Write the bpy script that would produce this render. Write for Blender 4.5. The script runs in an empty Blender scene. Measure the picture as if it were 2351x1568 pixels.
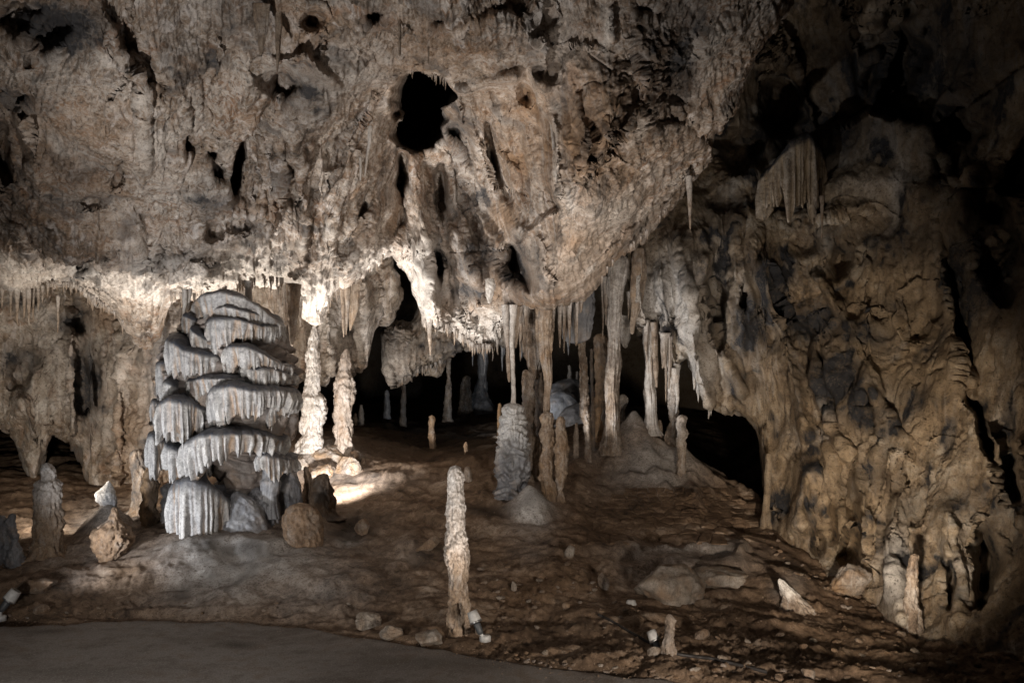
import bpy, math, random
import numpy as np
from math import pi, sin, cos, radians

sc = bpy.context.scene
COL = sc.collection
F32 = np.float32
rng = np.random.default_rng(7)
random.seed(7)

# ------------------------------------------------------------------ camera
# The photograph is laid out in a 2351 x 1568 frame: focal length FP pixels, eye level at row VH.
# World: camera at the origin 1.6 m above the path, looking along +Y, metres.
FP, CU, VH = 1956.0, 1175.5, 930.0
cam = bpy.data.cameras.new('camera')
cam.sensor_width = 36.0
cam.lens = FP / 2351.0 * 36.0
cam.shift_y = (VH - 784.0) / 2351.0
cam.clip_end = 200.0
camo = bpy.data.objects.new('camera', cam)
camo.rotation_euler = (radians(90), 0, 0)
COL.objects.link(camo)
sc.camera = camo


def at(u, v, Y):
    return ((u - CU) / FP * Y, Y, (VH - v) / FP * Y)


# ------------------------------------------------------------------ world and exposure
w = bpy.data.worlds.new('World')
sc.world = w
w.use_nodes = True
bg = w.node_tree.nodes['Background']
bg.inputs[0].default_value = (0.5, 0.6, 0.8, 1)
bg.inputs[1].default_value = 0.0

vs = sc.view_settings
vs.view_transform = 'Standard'
vs.look = 'None'
vs.exposure = 0.22
vs.gamma = 1.0
vs.use_curve_mapping = False
sc.cycles.use_denoising = True
sc.cycles.max_bounces = 5
sc.cycles.diffuse_bounces = 3
sc.cycles.glossy_bounces = 2


# ------------------------------------------------------------------ cave lamps and added fill lights (light only)
def spot(name, loc, target, energy, color, size=100, blend=0.6, radius=0.06):
    L = bpy.data.lights.new(name, 'SPOT')
    L.energy = energy
    L.color = color
    L.spot_size = radians(size)
    L.spot_blend = blend
    L.shadow_soft_size = radius
    o = bpy.data.objects.new(name, L)
    o.location = loc
    import mathutils
    d = mathutils.Vector(target) - mathutils.Vector(loc)
    o.rotation_euler = d.to_track_quat('-Z', 'Y').to_euler()
    COL.objects.link(o)
    return o


WARM = (1.0, 0.84, 0.68)
NEUT = (1.0, 0.95, 0.90)
COOL = (0.80, 0.90, 1.0)
# lamp hidden behind the dark lump in front of the two bright stalagmites
spot('lamp_light_pair', at(752, 1126, 9.0), at(765, 965, 10.6), 165, (1.0, 0.95, 0.90), 116, 0.5, 0.03)
# lamp hidden behind the tiered flowstone, lighting the low ceiling
spot('lamp_light_lip', at(600, 1060, 9.6), at(640, 500, 8.6), 280, (1.0, 0.94, 0.86), 130, 0.8, 0.08)
# unseen fill added low at the far left, washing the rear wall
spot('fill_light_rear_wall', (-4.6, 7.6, -1.0), at(330, 830, 10.8), 230, (1.0, 0.90, 0.78), 110, 0.8, 0.06)
# the left path lamp
spot('lamp_light_left', at(44, 1345, 6.3), at(520, 960, 8.2), 105, (0.92, 0.95, 1.0), 95, 0.9, 0.05)
# the lamp beside the tall stalagmite
spot('lamp_light_middle', at(1086, 1390, 5.45), at(700, 300, 7.0), 16, NEUT, 110, 0.9, 0.04)
spot('fill_light_ceiling', (-2.3, 3.9, -1.45), at(850, 370, 7.8), 420, NEUT, 84, 0.9, 0.05)  # unseen spot added below the frame as ceiling fill
# the lamp beside the short stalagmite
spot('lamp_light_right', at(1488, 1436, 5.4), at(1300, 520, 8.2), 330, (1.0, 0.89, 0.78), 64, 0.9, 0.04)
# added spot behind the brown column, brightening the right middle curtains
spot('fill_light_columns', at(1256, 1080, 9.75), at(1600, 790, 10.6), 150, (0.98, 0.95, 0.92), 54, 0.9, 0.04)
# extra spot added beside the pair lamp to brighten the middle draperies
spot('fill_light_drapery', at(758, 1122, 9.0), at(1010, 660, 9.9), 300, (1.0, 0.97, 0.93), 54, 0.8, 0.03)
# added fill behind the thick grey stalagmite, lifting the far chamber
spot('fill_light_far', at(1175, 1000, 11.6), at(1110, 860, 17), 50, (0.85, 0.92, 1.0), 90, 0.8, 0.03)
# added fill tucked behind the yellowish upright stone, brightening the middle group
spot('fill_light_middle_group', at(1374, 1320, 7.55), at(1205, 1020, 9.3), 55, (1.0, 0.95, 0.9), 62, 0.9, 0.03)
# two unseen fill spots added low to the left and right of the camera
spot('fill_light_path_left', (-2.6, 2.4, -1.2), (-1.6, 8.0, -0.9), 230, NEUT, 74, 0.9, 0.10)
spot('fill_light_path_right', (1.4, 2.4, -1.2), (0.4, 9.0, -1.2), 300, (1.0, 0.88, 0.76), 70, 0.9, 0.10)
spot('lamp_light_right_wall', (1.7, 4.0, -1.3), at(1950, 1030, 8.5), 640, (1.0, 0.84, 0.66), 50, 1.0, 0.06)


spot('fill_light_walkway', (-3.0, 0.5, 1.5), (-1.0, 6.0, -1.6), 105, (1.0, 0.95, 0.9), 62, 1.0, 0.08)  # unseen spot added at the camera side to brighten path and bank


# ------------------------------------------------------------------ numpy noise
_perm = rng.permutation(256).astype(np.int32)
_perm = np.concatenate([_perm, _perm])
_g = rng.normal(size=(256, 3)).astype(F32)
_g /= np.linalg.norm(_g, axis=1, keepdims=True)


def perlin(x, y, z):
    x = np.asarray(x, F32); y = np.asarray(y, F32); z = np.asarray(z, F32)
    x, y, z = np.broadcast_arrays(x, y, z)
    xi = np.floor(x); yi = np.floor(y); zi = np.floor(z)
    fx = x - xi; fy = y - yi; fz = z - zi
    X = xi.astype(np.int32) & 255; Y = yi.astype(np.int32) & 255; Z = zi.astype(np.int32) & 255
    u = fx * fx * fx * (fx * (fx * 6 - 15) + 10)
    v = fy * fy * fy * (fy * (fy * 6 - 15) + 10)
    w_ = fz * fz * fz * (fz * (fz * 6 - 15) + 10)
    out = 0
    for dx in (0, 1):
        wx = u if dx else 1 - u
        pa = _perm[(X + dx) & 255]
        for dy in (0, 1):
            wy = v if dy else 1 - v
            pb = _perm[(pa + Y + dy) & 255]
            for dz in (0, 1):
                wz = w_ if dz else 1 - w_
                g = _g[_perm[(pb + Z + dz) & 255]]
                out = out + wx * wy * wz * (g[..., 0] * (fx - dx) + g[..., 1] * (fy - dy) + g[..., 2] * (fz - dz))
    return (out * 1.6).astype(F32)


def fbm(x, y, z, octv=4, gain=0.5, lac=2.03, kind='p'):
    a, s, tot = 1.0, 0.0, 0.0
    for k in range(octv):
        n = perlin(x * lac ** k + 17.3 * k, y * lac ** k + 5.1 * k, z * lac ** k + 9.7 * k)
        if kind == 'r':
            n = 1 - 2 * np.abs(n)
        elif kind == 'b':
            n = 2 * np.abs(n) - 0.5
        s = s + a * n
        tot += a
        a *= gain
    return s / tot


def sstep(a, b, x):
    t = np.clip((x - a) / (b - a), 0, 1)
    return t * t * (3 - 2 * t)


def tps(ctrl, qx, qy, sx=1.0, sy=1.0, reg=1e-3):
    """thin plate spline through (x, y, value) controls"""
    c = np.array(ctrl, float)
    X = np.c_[c[:, 0] / sx, c[:, 1] / sy]
    n = len(X)
    def ker(d2):
        return 0.5 * d2 * np.log(d2 + 1e-9)
    d2 = ((X[:, None] - X[None]) ** 2).sum(-1)
    A = np.zeros((n + 3, n + 3))
    A[:n, :n] = ker(d2) + reg * np.eye(n)
    A[:n, n] = 1; A[:n, n + 1:] = X
    A[n, :n] = 1; A[n + 1:, :n] = X.T
    sol = np.linalg.solve(A, np.r_[c[:, 2], 0, 0, 0])
    qx = np.asarray(qx, F32) / sx; qy = np.asarray(qy, F32) / sy
    out = (sol[n] + sol[n + 1] * qx + sol[n + 2] * qy).astype(F32)
    for k in range(n):
        d = (qx - X[k, 0]) ** 2 + (qy - X[k, 1]) ** 2
        out += F32(sol[k] * 0.5) * d * np.log(d + 1e-9)
    return out


def normals(P):
    du = np.gradient(P, axis=1)
    dv = np.gradient(P, axis=0)
    n = np.cross(du, dv)
    n /= (np.linalg.norm(n, axis=-1, keepdims=True) + 1e-9)
    return n


def camdir_fix(P, N):
    """flip normals so that they face the camera"""
    s = np.sign(-(N * P).sum(-1, keepdims=True))
    s[s == 0] = 1
    return N * s


# ------------------------------------------------------------------ materials
def nodes_of(name):
    m = bpy.data.materials.new(name)
    m.use_nodes = True
    nt = m.node_tree
    return m, nt, nt.nodes['Principled BSDF']


def noise_node(nt, vec, scale, detail=6, rough=0.6, dist=0.0):
    n = nt.nodes.new('ShaderNodeTexNoise')
    n.inputs['Scale'].default_value = scale
    n.inputs['Detail'].default_value = detail
    n.inputs['Roughness'].default_value = rough
    n.inputs['Distortion'].default_value = dist
    nt.links.new(vec, n.inputs['Vector'])
    return n.outputs['Fac']


def ramp(nt, fac, stops):
    r = nt.nodes.new('ShaderNodeValToRGB')
    e = r.color_ramp.elements
    while len(e) < len(stops):
        e.new(0.5)
    for k, (p, c) in enumerate(stops):
        e[k].position = p
        e[k].color = (*c, 1) if len(c) == 3 else c
    nt.links.new(fac, r.inputs[0])
    return r.outputs[0]


def mixc(nt, fac, a, b):
    m = nt.nodes.new('ShaderNodeMix')
    m.data_type = 'RGBA'
    if isinstance(fac, float):
        m.inputs[0].default_value = fac
    else:
        nt.links.new(fac, m.inputs[0])
    for s, c in ((6, a), (7, b)):
        if isinstance(c, tuple):
            m.inputs[s].default_value = (*c, 1)
        else:
            nt.links.new(c, m.inputs[s])
    return m.outputs[2]


def math_(nt, op, a, b=None, clamp=False):
    m = nt.nodes.new('ShaderNodeMath')
    m.operation = op
    m.use_clamp = clamp
    for s, c in ((0, a), (1, b)):
        if c is None:
            continue
        if isinstance(c, (int, float)):
            m.inputs[s].default_value = c
        else:
            nt.links.new(c, m.inputs[s])
    return m.outputs[0]


def rock_mat(name, base_stops, white=(0.62, 0.57, 0.52), dark=(0.045, 0.043, 0.045), ochre=(0.32, 0.20, 0.115),
             rough=(0.55, 0.85), scale=1.0, bump=0.5, vein=0.35, spec=0.4, bdist=0.02, streak=0.5, hue=0.0):
    m, nt, bs = nodes_of(name)
    tc = nt.nodes.new('ShaderNodeTexCoord').outputs['Object']
    at_ = nt.nodes.new('ShaderNodeAttribute')
    at_.attribute_name = 'tone'
    sep = nt.nodes.new('ShaderNodeSeparateColor')
    nt.links.new(at_.outputs['Color'], sep.inputs[0])
    W, D, O = sep.outputs[0], sep.outputs[1], sep.outputs[2]
    big = noise_node(nt, tc, 1.1 * scale, 8, 0.62, 0.6)
    mid = noise_node(nt, tc, 5.5 * scale, 8, 0.65, 1.2)
    fine = noise_node(nt, tc, 38 * scale, 6, 0.7, 0.4)
    vn = noise_node(nt, tc, 7.0 * scale, 5, 0.55, 2.2)
    grain = noise_node(nt, tc, 160 * scale, 3, 0.7)
    c = ramp(nt, math_(nt, 'ADD', math_(nt, 'MULTIPLY', big, 0.55), math_(nt, 'MULTIPLY', mid, 0.45)), base_stops)
    mp = nt.nodes.new('ShaderNodeMapping')
    mp.inputs['Scale'].default_value = (1, 1, 0.16)
    nt.links.new(tc, mp.inputs['Vector'])
    stk = noise_node(nt, mp.outputs[0], 11 * scale, 7, 0.65, 0.9)
    c = mixc(nt, math_(nt, 'MULTIPLY', math_(nt, 'SUBTRACT', stk, 0.52, True), streak * 7.0, True), c, tuple(x * 0.9 for x in white))
    c = mixc(nt, math_(nt, 'MULTIPLY', math_(nt, 'SUBTRACT', 0.46, stk, True), streak * 8.0, True), c, tuple(x * 0.5 for x in base_stops[0][1]))
    if hue:
        hn = noise_node(nt, tc, 2.6 * scale, 7, 0.6, 1.4)
        c = mixc(nt, math_(nt, 'MULTIPLY', math_(nt, 'SUBTRACT', hn, 0.51, True), 9.0 * hue, True), c, (0.30, 0.185, 0.115))
        hn2 = noise_node(nt, mp.outputs[0], 5.0 * scale, 7, 0.62, 1.8)
        c = mixc(nt, math_(nt, 'MULTIPLY', math_(nt, 'SUBTRACT', hn2, 0.535, True), 11.0 * hue, True), c, (0.62, 0.56, 0.52))
        c = mixc(nt, math_(nt, 'MULTIPLY', math_(nt, 'SUBTRACT', 0.44, hn2, True), 9.0 * hue, True), c, (0.085, 0.07, 0.06))
    # calcite veins: where the warped noise crosses its middle value
    v = math_(nt, 'ABSOLUTE', math_(nt, 'SUBTRACT', vn, 0.5))
    v = math_(nt, 'SUBTRACT', 1.0, math_(nt, 'MULTIPLY', v, 13.0), True)
    v = math_(nt, 'MULTIPLY', v, math_(nt, 'MULTIPLY', math_(nt, 'SUBTRACT', big, 0.35, True), 4.0 * vein, True), True)
    c = mixc(nt, v, c, white)
    # ochre, white and black areas carried by the mesh, broken up by fine noise
    of = math_(nt, 'MULTIPLY', O, math_(nt, 'ADD', 0.3, math_(nt, 'MULTIPLY', mid, 1.3)), True)
    c = mixc(nt, of, c, ochre)
    wf = math_(nt, 'MULTIPLY', W, math_(nt, 'SUBTRACT', math_(nt, 'MULTIPLY', math_(nt, 'ADD', fine, mid), 2.0), 0.9), True)
    c = mixc(nt, wf, c, white)
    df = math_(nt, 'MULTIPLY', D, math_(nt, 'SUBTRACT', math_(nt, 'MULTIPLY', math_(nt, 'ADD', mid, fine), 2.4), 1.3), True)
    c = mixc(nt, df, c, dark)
    # speckle: small dark pits and pale grains
    sp = math_(nt, 'MULTIPLY', math_(nt, 'SUBTRACT', 0.47, fine, True), 6.0, True)
    c = mixc(nt, math_(nt, 'MULTIPLY', sp, 0.85), c, tuple(0.35 * x for x in base_stops[0][1]))
    gr = math_(nt, 'ADD', math_(nt, 'MULTIPLY', math_(nt, 'SUBTRACT', grain, 0.5), 1.3), math_(nt, 'MULTIPLY', math_(nt, 'SUBTRACT', mid, 0.5), 1.1))
    hs = nt.nodes.new('ShaderNodeHueSaturation')
    nt.links.new(c, hs.inputs['Color'])
    nt.links.new(math_(nt, 'ADD', 1.0, gr), hs.inputs['Value'])
    nt.links.new(hs.outputs[0], bs.inputs['Base Color'])
    mr = nt.nodes.new('ShaderNodeMapRange')
    mr.inputs[3].default_value, mr.inputs[4].default_value = rough
    nt.links.new(mid, mr.inputs[0])
    nt.links.new(mr.outputs[0], bs.inputs['Roughness'])
    bs.inputs['Specular IOR Level'].default_value = spec
    h = math_(nt, 'ADD', math_(nt, 'MULTIPLY', fine, 1.0), math_(nt, 'MULTIPLY', grain, 0.35))
    b = nt.nodes.new('ShaderNodeBump')
    b.inputs['Strength'].default_value = bump
    b.inputs['Distance'].default_value = bdist
    nt.links.new(h, b.inputs['Height'])
    nt.links.new(b.outputs[0], bs.inputs['Normal'])
    return m


M_CEIL = rock_mat('limestone_ceiling', [(0.38, (0.075, 0.055, 0.040)), (0.455, (0.22, 0.155, 0.105)), (0.53, (0.36, 0.275, 0.21)), (0.61, (0.56, 0.50, 0.44))], vein=0.8, hue=0.75)
M_WALL = rock_mat('ochre_wall_rock', [(0.37, (0.07, 0.055, 0.042)), (0.44, (0.25, 0.175, 0.105)), (0.53, (0.40, 0.305, 0.205)), (0.62, (0.50, 0.44, 0.36))], ochre=(0.36, 0.265, 0.165), white=(0.52, 0.49, 0.46), vein=0.12, dark=(0.030, 0.030, 0.034), bump=0.9, streak=0.35)
M_BACK = rock_mat('back_wall_rock', [(0.37, (0.12, 0.085, 0.06)), (0.46, (0.31, 0.24, 0.175)), (0.54, (0.43, 0.365, 0.30)), (0.62, (0.54, 0.50, 0.45))], vein=0.2, hue=0.5)
M_GROUND = rock_mat('cave_floor_clay', [(0.36, (0.060, 0.038, 0.025)), (0.46, (0.165, 0.108, 0.068)), (0.54, (0.25, 0.17, 0.11)), (0.64, (0.38, 0.30, 0.23))], white=(0.56, 0.54, 0.52), dark=(0.03, 0.022, 0.016), ochre=(0.24, 0.15, 0.085), vein=0.05, rough=(0.6, 0.95), spec=0.25, scale=1.5, streak=0.0)
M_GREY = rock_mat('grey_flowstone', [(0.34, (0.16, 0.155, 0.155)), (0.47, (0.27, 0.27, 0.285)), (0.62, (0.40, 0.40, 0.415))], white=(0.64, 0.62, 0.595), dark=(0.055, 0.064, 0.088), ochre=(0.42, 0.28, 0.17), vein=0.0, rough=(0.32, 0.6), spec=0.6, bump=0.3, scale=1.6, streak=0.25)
M_TAN = rock_mat('tan_dripstone', [(0.36, (0.12, 0.085, 0.06)), (0.47, (0.28, 0.21, 0.155)), (0.60, (0.42, 0.35, 0.28))], white=(0.58, 0.56, 0.54), dark=(0.07, 0.065, 0.065), ochre=(0.40, 0.25, 0.13), vein=0.1, scale=2.0, bump=0.4)
M_WHITE = rock_mat('white_calcite', [(0.30, (0.34, 0.29, 0.24)), (0.50, (0.54, 0.50, 0.46)), (0.70, (0.66, 0.63, 0.60))], white=(0.78, 0.77, 0.76), dark=(0.15, 0.15, 0.16), vein=0.0, scale=2.0, bump=0.25, rough=(0.35, 0.6))
M_BROWN = rock_mat('brown_pitted_stone', [(0.30, (0.12, 0.075, 0.045)), (0.48, (0.27, 0.185, 0.12)), (0.66, (0.38, 0.28, 0.20))], vein=0.0, scale=2.5, bump=0.8, white=(0.5, 0.46, 0.42))
M_PALE = rock_mat('pale_broken_stone', [(0.30, (0.17, 0.13, 0.095)), (0.5, (0.31, 0.255, 0.20)), (0.68, (0.40, 0.345, 0.285))], vein=0.0, scale=2.5, bump=0.6)


def path_material():
    m, nt, bs = nodes_of('worn_concrete_path')
    tc = nt.nodes.new('ShaderNodeTexCoord').outputs['Object']
    big = noise_node(nt, tc, 1.3, 7, 0.62, 0.8)
    fine = noise_node(nt, tc, 90, 4, 0.7)
    mid = noise_node(nt, tc, 7, 6, 0.65)
    c = ramp(nt, mid, [(0.36, (0.20, 0.175, 0.155)), (0.5, (0.29, 0.265, 0.245)), (0.64, (0.23, 0.19, 0.16))])
    at_ = nt.nodes.new('ShaderNodeAttribute')
    at_.attribute_name = 'tone'
    sep = nt.nodes.new('ShaderNodeSeparateColor')
    nt.links.new(at_.outputs['Color'], sep.inputs[0])
    c = mixc(nt, math_(nt, 'MULTIPLY', sep.outputs[1], 1.0, True), c, (0.055, 0.042, 0.034))
    c = mixc(nt, math_(nt, 'MULTIPLY', math_(nt, 'SUBTRACT', big, 0.5, True), 4.0, True), c, (0.11, 0.085, 0.068))
    g = math_(nt, 'MULTIPLY', math_(nt, 'SUBTRACT', fine, 0.56, True), 7.0, True)
    c = mixc(nt, g, c, (0.45, 0.42, 0.39))
    g2 = math_(nt, 'MULTIPLY', math_(nt, 'SUBTRACT', 0.45, fine, True), 7.0, True)
    c = mixc(nt, g2, c, (0.09, 0.075, 0.065))
    nt.links.new(c, bs.inputs['Base Color'])
    bs.inputs['Roughness'].default_value = 0.7
    bs.inputs['Specular IOR Level'].default_value = 0.3
    b = nt.nodes.new('ShaderNodeBump')
    b.inputs['Strength'].default_value = 0.5
    b.inputs['Distance'].default_value = 0.01
    nt.links.new(fine, b.inputs['Height'])
    nt.links.new(b.outputs[0], bs.inputs['Normal'])
    return m


def plain(name, col, rough=0.5, metal=0.0, var=0.15):
    m, nt, bs = nodes_of(name)
    tc = nt.nodes.new('ShaderNodeTexCoord').outputs['Object']
    n = noise_node(nt, tc, 40, 5, 0.6)
    c = ramp(nt, n, [(0.3, tuple(x * (1 - var) for x in col)), (0.6, col)])
    nt.links.new(c, bs.inputs['Base Color'])
    bs.inputs['Roughness'].default_value = rough
    bs.inputs['Metallic'].default_value = metal
    return m


M_PATH = path_material()
M_LW = plain('lamp_white_plastic', (0.55, 0.54, 0.52), 0.45, 0, 0.3)
M_LG = plain('lamp_grey_housing', (0.09, 0.095, 0.10), 0.5, 0.2, 0.4)
M_LM = plain('lamp_metal_ring', (0.6, 0.6, 0.6), 0.3, 0.9)
M_GLASS = plain('lamp_front_glass', (0.75, 0.75, 0.7), 0.15, 0)
M_CABLE = plain('black_cable', (0.03, 0.026, 0.024), 0.6)


# ------------------------------------------------------------------ mesh and object helpers
def tag(o, label=None, cat=None, group=None, kind=None):
    if label: o['label'] = label
    if cat: o['category'] = cat
    if group: o['group'] = group
    if kind: o['kind'] = kind
    return o


def empty(name, loc, label, cat, group=None):
    o = bpy.data.objects.new(name, None)
    o.empty_display_size = 0.1
    o.location = loc
    COL.objects.link(o)
    return tag(o, label, cat, group)


def grid_obj(name, P, mat, tone=None, mask=None, wrap=False, parent=None, base=None, smooth=True):
    """one mesh from a (rows, cols, 3) array of world points"""
    nr, nc = P.shape[:2]
    V = P.reshape(-1, 3).astype(F32)
    ii, jj = np.meshgrid(np.arange(nr - 1), np.arange(nc if wrap else nc - 1), indexing='ij')
    j2 = (jj + 1) % nc
    a = ii * nc + jj; b = ii * nc + j2; c = (ii + 1) * nc + j2; d = (ii + 1) * nc + jj
    F = np.stack([a, b, c, d], -1).reshape(-1, 4)
    T = None if tone is None else tone.reshape(-1, 3)
    if mask is not None:
        mk = mask.reshape(-1)
        F = F[mk[F].all(1)]
        used = np.zeros(len(V), bool); used[F.reshape(-1)] = True
        idx = np.cumsum(used) - 1
        F = idx[F]; V = V[used]
        if T is not None: T = T[used]
    if base is None:
        base = (0, 0, 0)
    if parent is not None:
        base = np.array(parent.location)
    V = V - np.array(base, F32)
    me = bpy.data.meshes.new(name)
    me.vertices.add(len(V)); me.vertices.foreach_set('co', V.ravel())
    me.loops.add(F.size); me.loops.foreach_set('vertex_index', F.ravel().astype(np.int32))
    me.polygons.add(len(F))
    me.polygons.foreach_set('loop_start', np.arange(0, F.size, 4, dtype=np.int32))
    me.polygons.foreach_set('loop_total', np.full(len(F), 4, np.int32))
    me.update(calc_edges=True)
    me.polygons.foreach_set('use_smooth', np.full(len(F), smooth))
    if T is not None:
        ca = me.color_attributes.new('tone', 'FLOAT_COLOR', 'POINT')
        ca.data.foreach_set('color', np.c_[np.clip(T, 0, 1), np.ones(len(T))].astype(F32).ravel())
    me.materials.append(mat)
    o = bpy.data.objects.new(name, me)
    COL.objects.link(o)
    if parent is not None:
        o.parent = parent
    else:
        o.location = base
    return o


def blobs(u, v, lst):
    """sum of soft elliptical areas (u, v, ru, rv, strength[, rot])"""
    out = np.zeros_like(u, F32)
    for b in lst:
        r = b[5] if len(b) > 5 else 0.0
        du, dv = u - b[0], v - b[1]
        x = du * cos(r) + dv * sin(r); y = -du * sin(r) + dv * cos(r)
        out = np.maximum(out, b[4] * np.exp(-((x / b[2]) ** 2 + (y / b[3]) ** 2) * 1.1))
    return out


def ridges(u, v, lst):
    out = np.zeros_like(u, F32)
    for pts, wd, h in lst:
        best = np.full_like(u, 1e9)
        for (x0, y0), (x1, y1) in zip(pts[:-1], pts[1:]):
            dx, dy = x1 - x0, y1 - y0
            t = np.clip(((u - x0) * dx + (v - y0) * dy) / (dx * dx + dy * dy), 0, 1)
            best = np.minimum(best, (u - x0 - t * dx) ** 2 + (v - y0 - t * dy) ** 2)
        out += h * np.exp(-best / (wd * wd))
    return out


def scarps(u, v, lst):
    """one side of a line stands back: (points, side, depth, decay px)"""
    out = np.zeros_like(u, F32)
    for pts, side, dep, dec in lst:
        seg = list(zip(pts[:-1], pts[1:]))
        ln = [math.hypot(b[0] - a[0], b[1] - a[1]) for a, b in seg]
        tot = sum(ln); acc = 0
        best = np.full(u.shape, 1e12, F32); sg = np.zeros(u.shape, F32); al = np.zeros(u.shape, F32)
        for ((x0, y0), (x1, y1)), l in zip(seg, ln):
            dx, dy = x1 - x0, y1 - y0
            t = np.clip(((u - x0) * dx + (v - y0) * dy) / (l * l), 0, 1)
            d2 = (u - x0 - t * dx) ** 2 + (v - y0 - t * dy) ** 2
            m = d2 < best
            best = np.where(m, d2, best)
            sg = np.where(m, (dx * (v - y0) - dy * (u - x0)) / l, sg)
            al = np.where(m, (acc + t * l) / tot, al)
            acc += l
        d = np.sqrt(best) * np.sign(sg) * side
        tp = np.sqrt(np.clip(np.sin(pi * np.clip(al, 0.02, 0.98)), 0, 1))
        endf = np.exp(-np.maximum(0, np.sqrt(best) - np.abs(sg)) / 8.0)
        out += (dep * tp * endf * sstep(-3, 11, d) * np.exp(-np.maximum(d, 0) / dec)).astype(F32)
    return out


def pitf(u, v, lst, wu, wv):
    out = np.zeros_like(u, F32)
    for (cu, cv, ru, rv, rot, dep) in lst:
        du, dv = u + wu * ru * 0.5 - cu, v + wv * rv * 0.4 - cv
        x = (du * cos(rot) + dv * sin(rot)) / ru
        y = (-du * sin(rot) + dv * cos(rot)) / rv
        r = np.sqrt(x * x + y * y)
        out = np.maximum(out, dep * (1 - sstep(0.45, 1.15, r)))
    return out


def hang_sheet(name, label, u0, u1, step, vt, vb_pts, ctrl, rows, mat, curl=0.25, curl_px=45, fold=2.5,
               jag=10.0, pits=(), rids=(), amp=1.0, seed=0.0, flute=None, darks=(), whites=(), ochres=(),
               holes=(), top_fold=False, flute_amp=1.0, scs=(), rmap=None, mottle=0.45, stretch=1.0, wormy=1.0, vtop_pts=None, rise=0.4, fold_rows=36, und=0.14, rough=1.0):
    """a hanging or standing mass of rock seen from the front: columns along u, rows from the top down to its lower edge,
    then folding back underneath"""
    u1d = np.arange(u0, u1, step, dtype=F32)
    nc = len(u1d)
    xs, ys = zip(*vb_pts)
    vb = np.interp(u1d, xs, ys).astype(F32)
    j = perlin(u1d / 26.0 + seed, 0.3, seed) * 0.8 + perlin(u1d / 9.0 + seed, 4.3, seed) * 0.8
    sp = np.maximum(0, perlin(u1d / 7.0, 7.7, seed)) ** 1.5 * 2.2
    vb = vb + jag * (j + sp)
    vtl = np.full(nc, vt, F32) if vtop_pts is None else np.interp(u1d, *zip(*vtop_pts)).astype(F32)
    t = np.linspace(0, 1, rows, dtype=F32)[:, None]
    V = vtl[None] + (vb - vtl)[None] * t
    U = np.broadcast_to(u1d[None], V.shape).copy()
    # depth
    Y = tps(ctrl, U, V, 300.0, 300.0)
    wu = perlin(U / 90, V / 90, seed + 3.0) + 0.5 * perlin(U / 30, V / 30, seed + 3.5)
    wv = perlin(U / 90, V / 90, seed + 8.0) + 0.5 * perlin(U / 30, V / 30, seed + 8.5)
    Y = Y + pitf(U, V, pits, wu, wv) - 1.3 * ridges(U + 8 * wu, V, rids) + 1.35 * scarps(U + 14 * wu, V + 14 * wv, scs)
    # lower edge curling back
    s = np.clip(1 - (vb[None] - V) / curl_px, 0, 1)
    Y = Y + curl * (1 - np.sqrt(np.clip(1 - s * s * 0.98, 0, 1)))
    if top_fold:
        s2 = np.clip(1 - (V - vtl[None]) / curl_px, 0, 1)
        Y = Y + curl * (1 - np.sqrt(np.clip(1 - s2 * s2 * 0.98, 0, 1)))
    P = np.stack([(U - CU) / FP * Y, Y, (VH - V) / FP * Y], -1)
    # underside going back and up
    k = np.linspace(0, 1, fold_rows + 1, dtype=F32)[1:, None]
    last = P[-1][None]
    Pf = np.repeat(last, fold_rows, 0).copy()
    Pf[..., 1] += fold * k ** 1.2
    Pf[..., 0] += (last[..., 0] / last[..., 1]) * fold * k ** 1.2 * 0.9
    Pf[..., 2] += rise * np.sin(k * pi * 0.5) + (last[..., 2] / last[..., 1]) * fold * k * 0.7
    P = np.concatenate([P, Pf], 0)
    N = camdir_fix(P, normals(P))
    N[rows:, :, :] = N[rows - 1:rows, :, :]
    X, Yw, Z = P[..., 0], P[..., 1], P[..., 2]
    Xs, Ys_, Zs = X + seed, Yw, Z * stretch
    d = und * fbm(Xs * 1.3, Ys_ * 1.3, Zs * 1.3, 2)
    wx = 0.18 * perlin(Xs * 2.5, Ys_ * 2.5, Zs * 2.5)
    wz = 0.18 * perlin(Xs * 2.5 + 31, Ys_ * 2.5, Zs * 2.5)
    rg = fbm((Xs + wx) * 3.2, Ys_ * 3.2, (Zs + wz) * 3.2, 5, 0.55, kind='r')
    bl = fbm((Xs + wx) * 5.5, Ys_ * 5.5, (Zs + wz) * 5.5, 5, 0.55, kind='b')
    md = fbm((Xs + wx) * 6.5 + 7, Ys_ * 6.5, (Zs + wz) * 6.5, 4, 0.62)
    if rmap is not None:
        rm = rmap(U, V)
        rough = rough * np.concatenate([rm, np.repeat(rm[-1:], fold_rows, 0)], 0)
    tq = (fbm((Xs + wx) * 1.7 + 3, Ys_ * 1.7, (Zs + wz) * 1.7, 4, 0.5) + 0.5) * 7.0
    fr = tq - np.floor(tq)
    d += 0.045 * (np.floor(tq) + sstep(0.72, 0.98, fr) - tq + 0.5) * rough * sstep(-.1, .3, perlin(Xs * 1.1, Ys_ * 1.1, Zs * 1.1 + 4))
    d += 0.13 * perlin(Xs * 0.8 + 5, Ys_ * 0.8, Zs * 0.8)
    d += (0.060 * rg - 0.045 * bl) * rough * wormy + 0.095 * md * rough
    # crumbly patches
    cm = sstep(-0.1, 0.35, perlin(Xs * 1.7 + 9, Ys_ * 1.7, Zs * 1.7))
    cr = fbm((Xs + wx * .6) * 15, Ys_ * 15, (Zs + wz * .6) * 13, 3, 0.6, kind='r')
    d += 0.028 * cr * (0.12 + 0.88 * cm) * rough
    fn = fbm(Xs * 34, Ys_ * 34, Zs * 34, 2, 0.6)
    d += 0.012 * fn * rough
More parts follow.
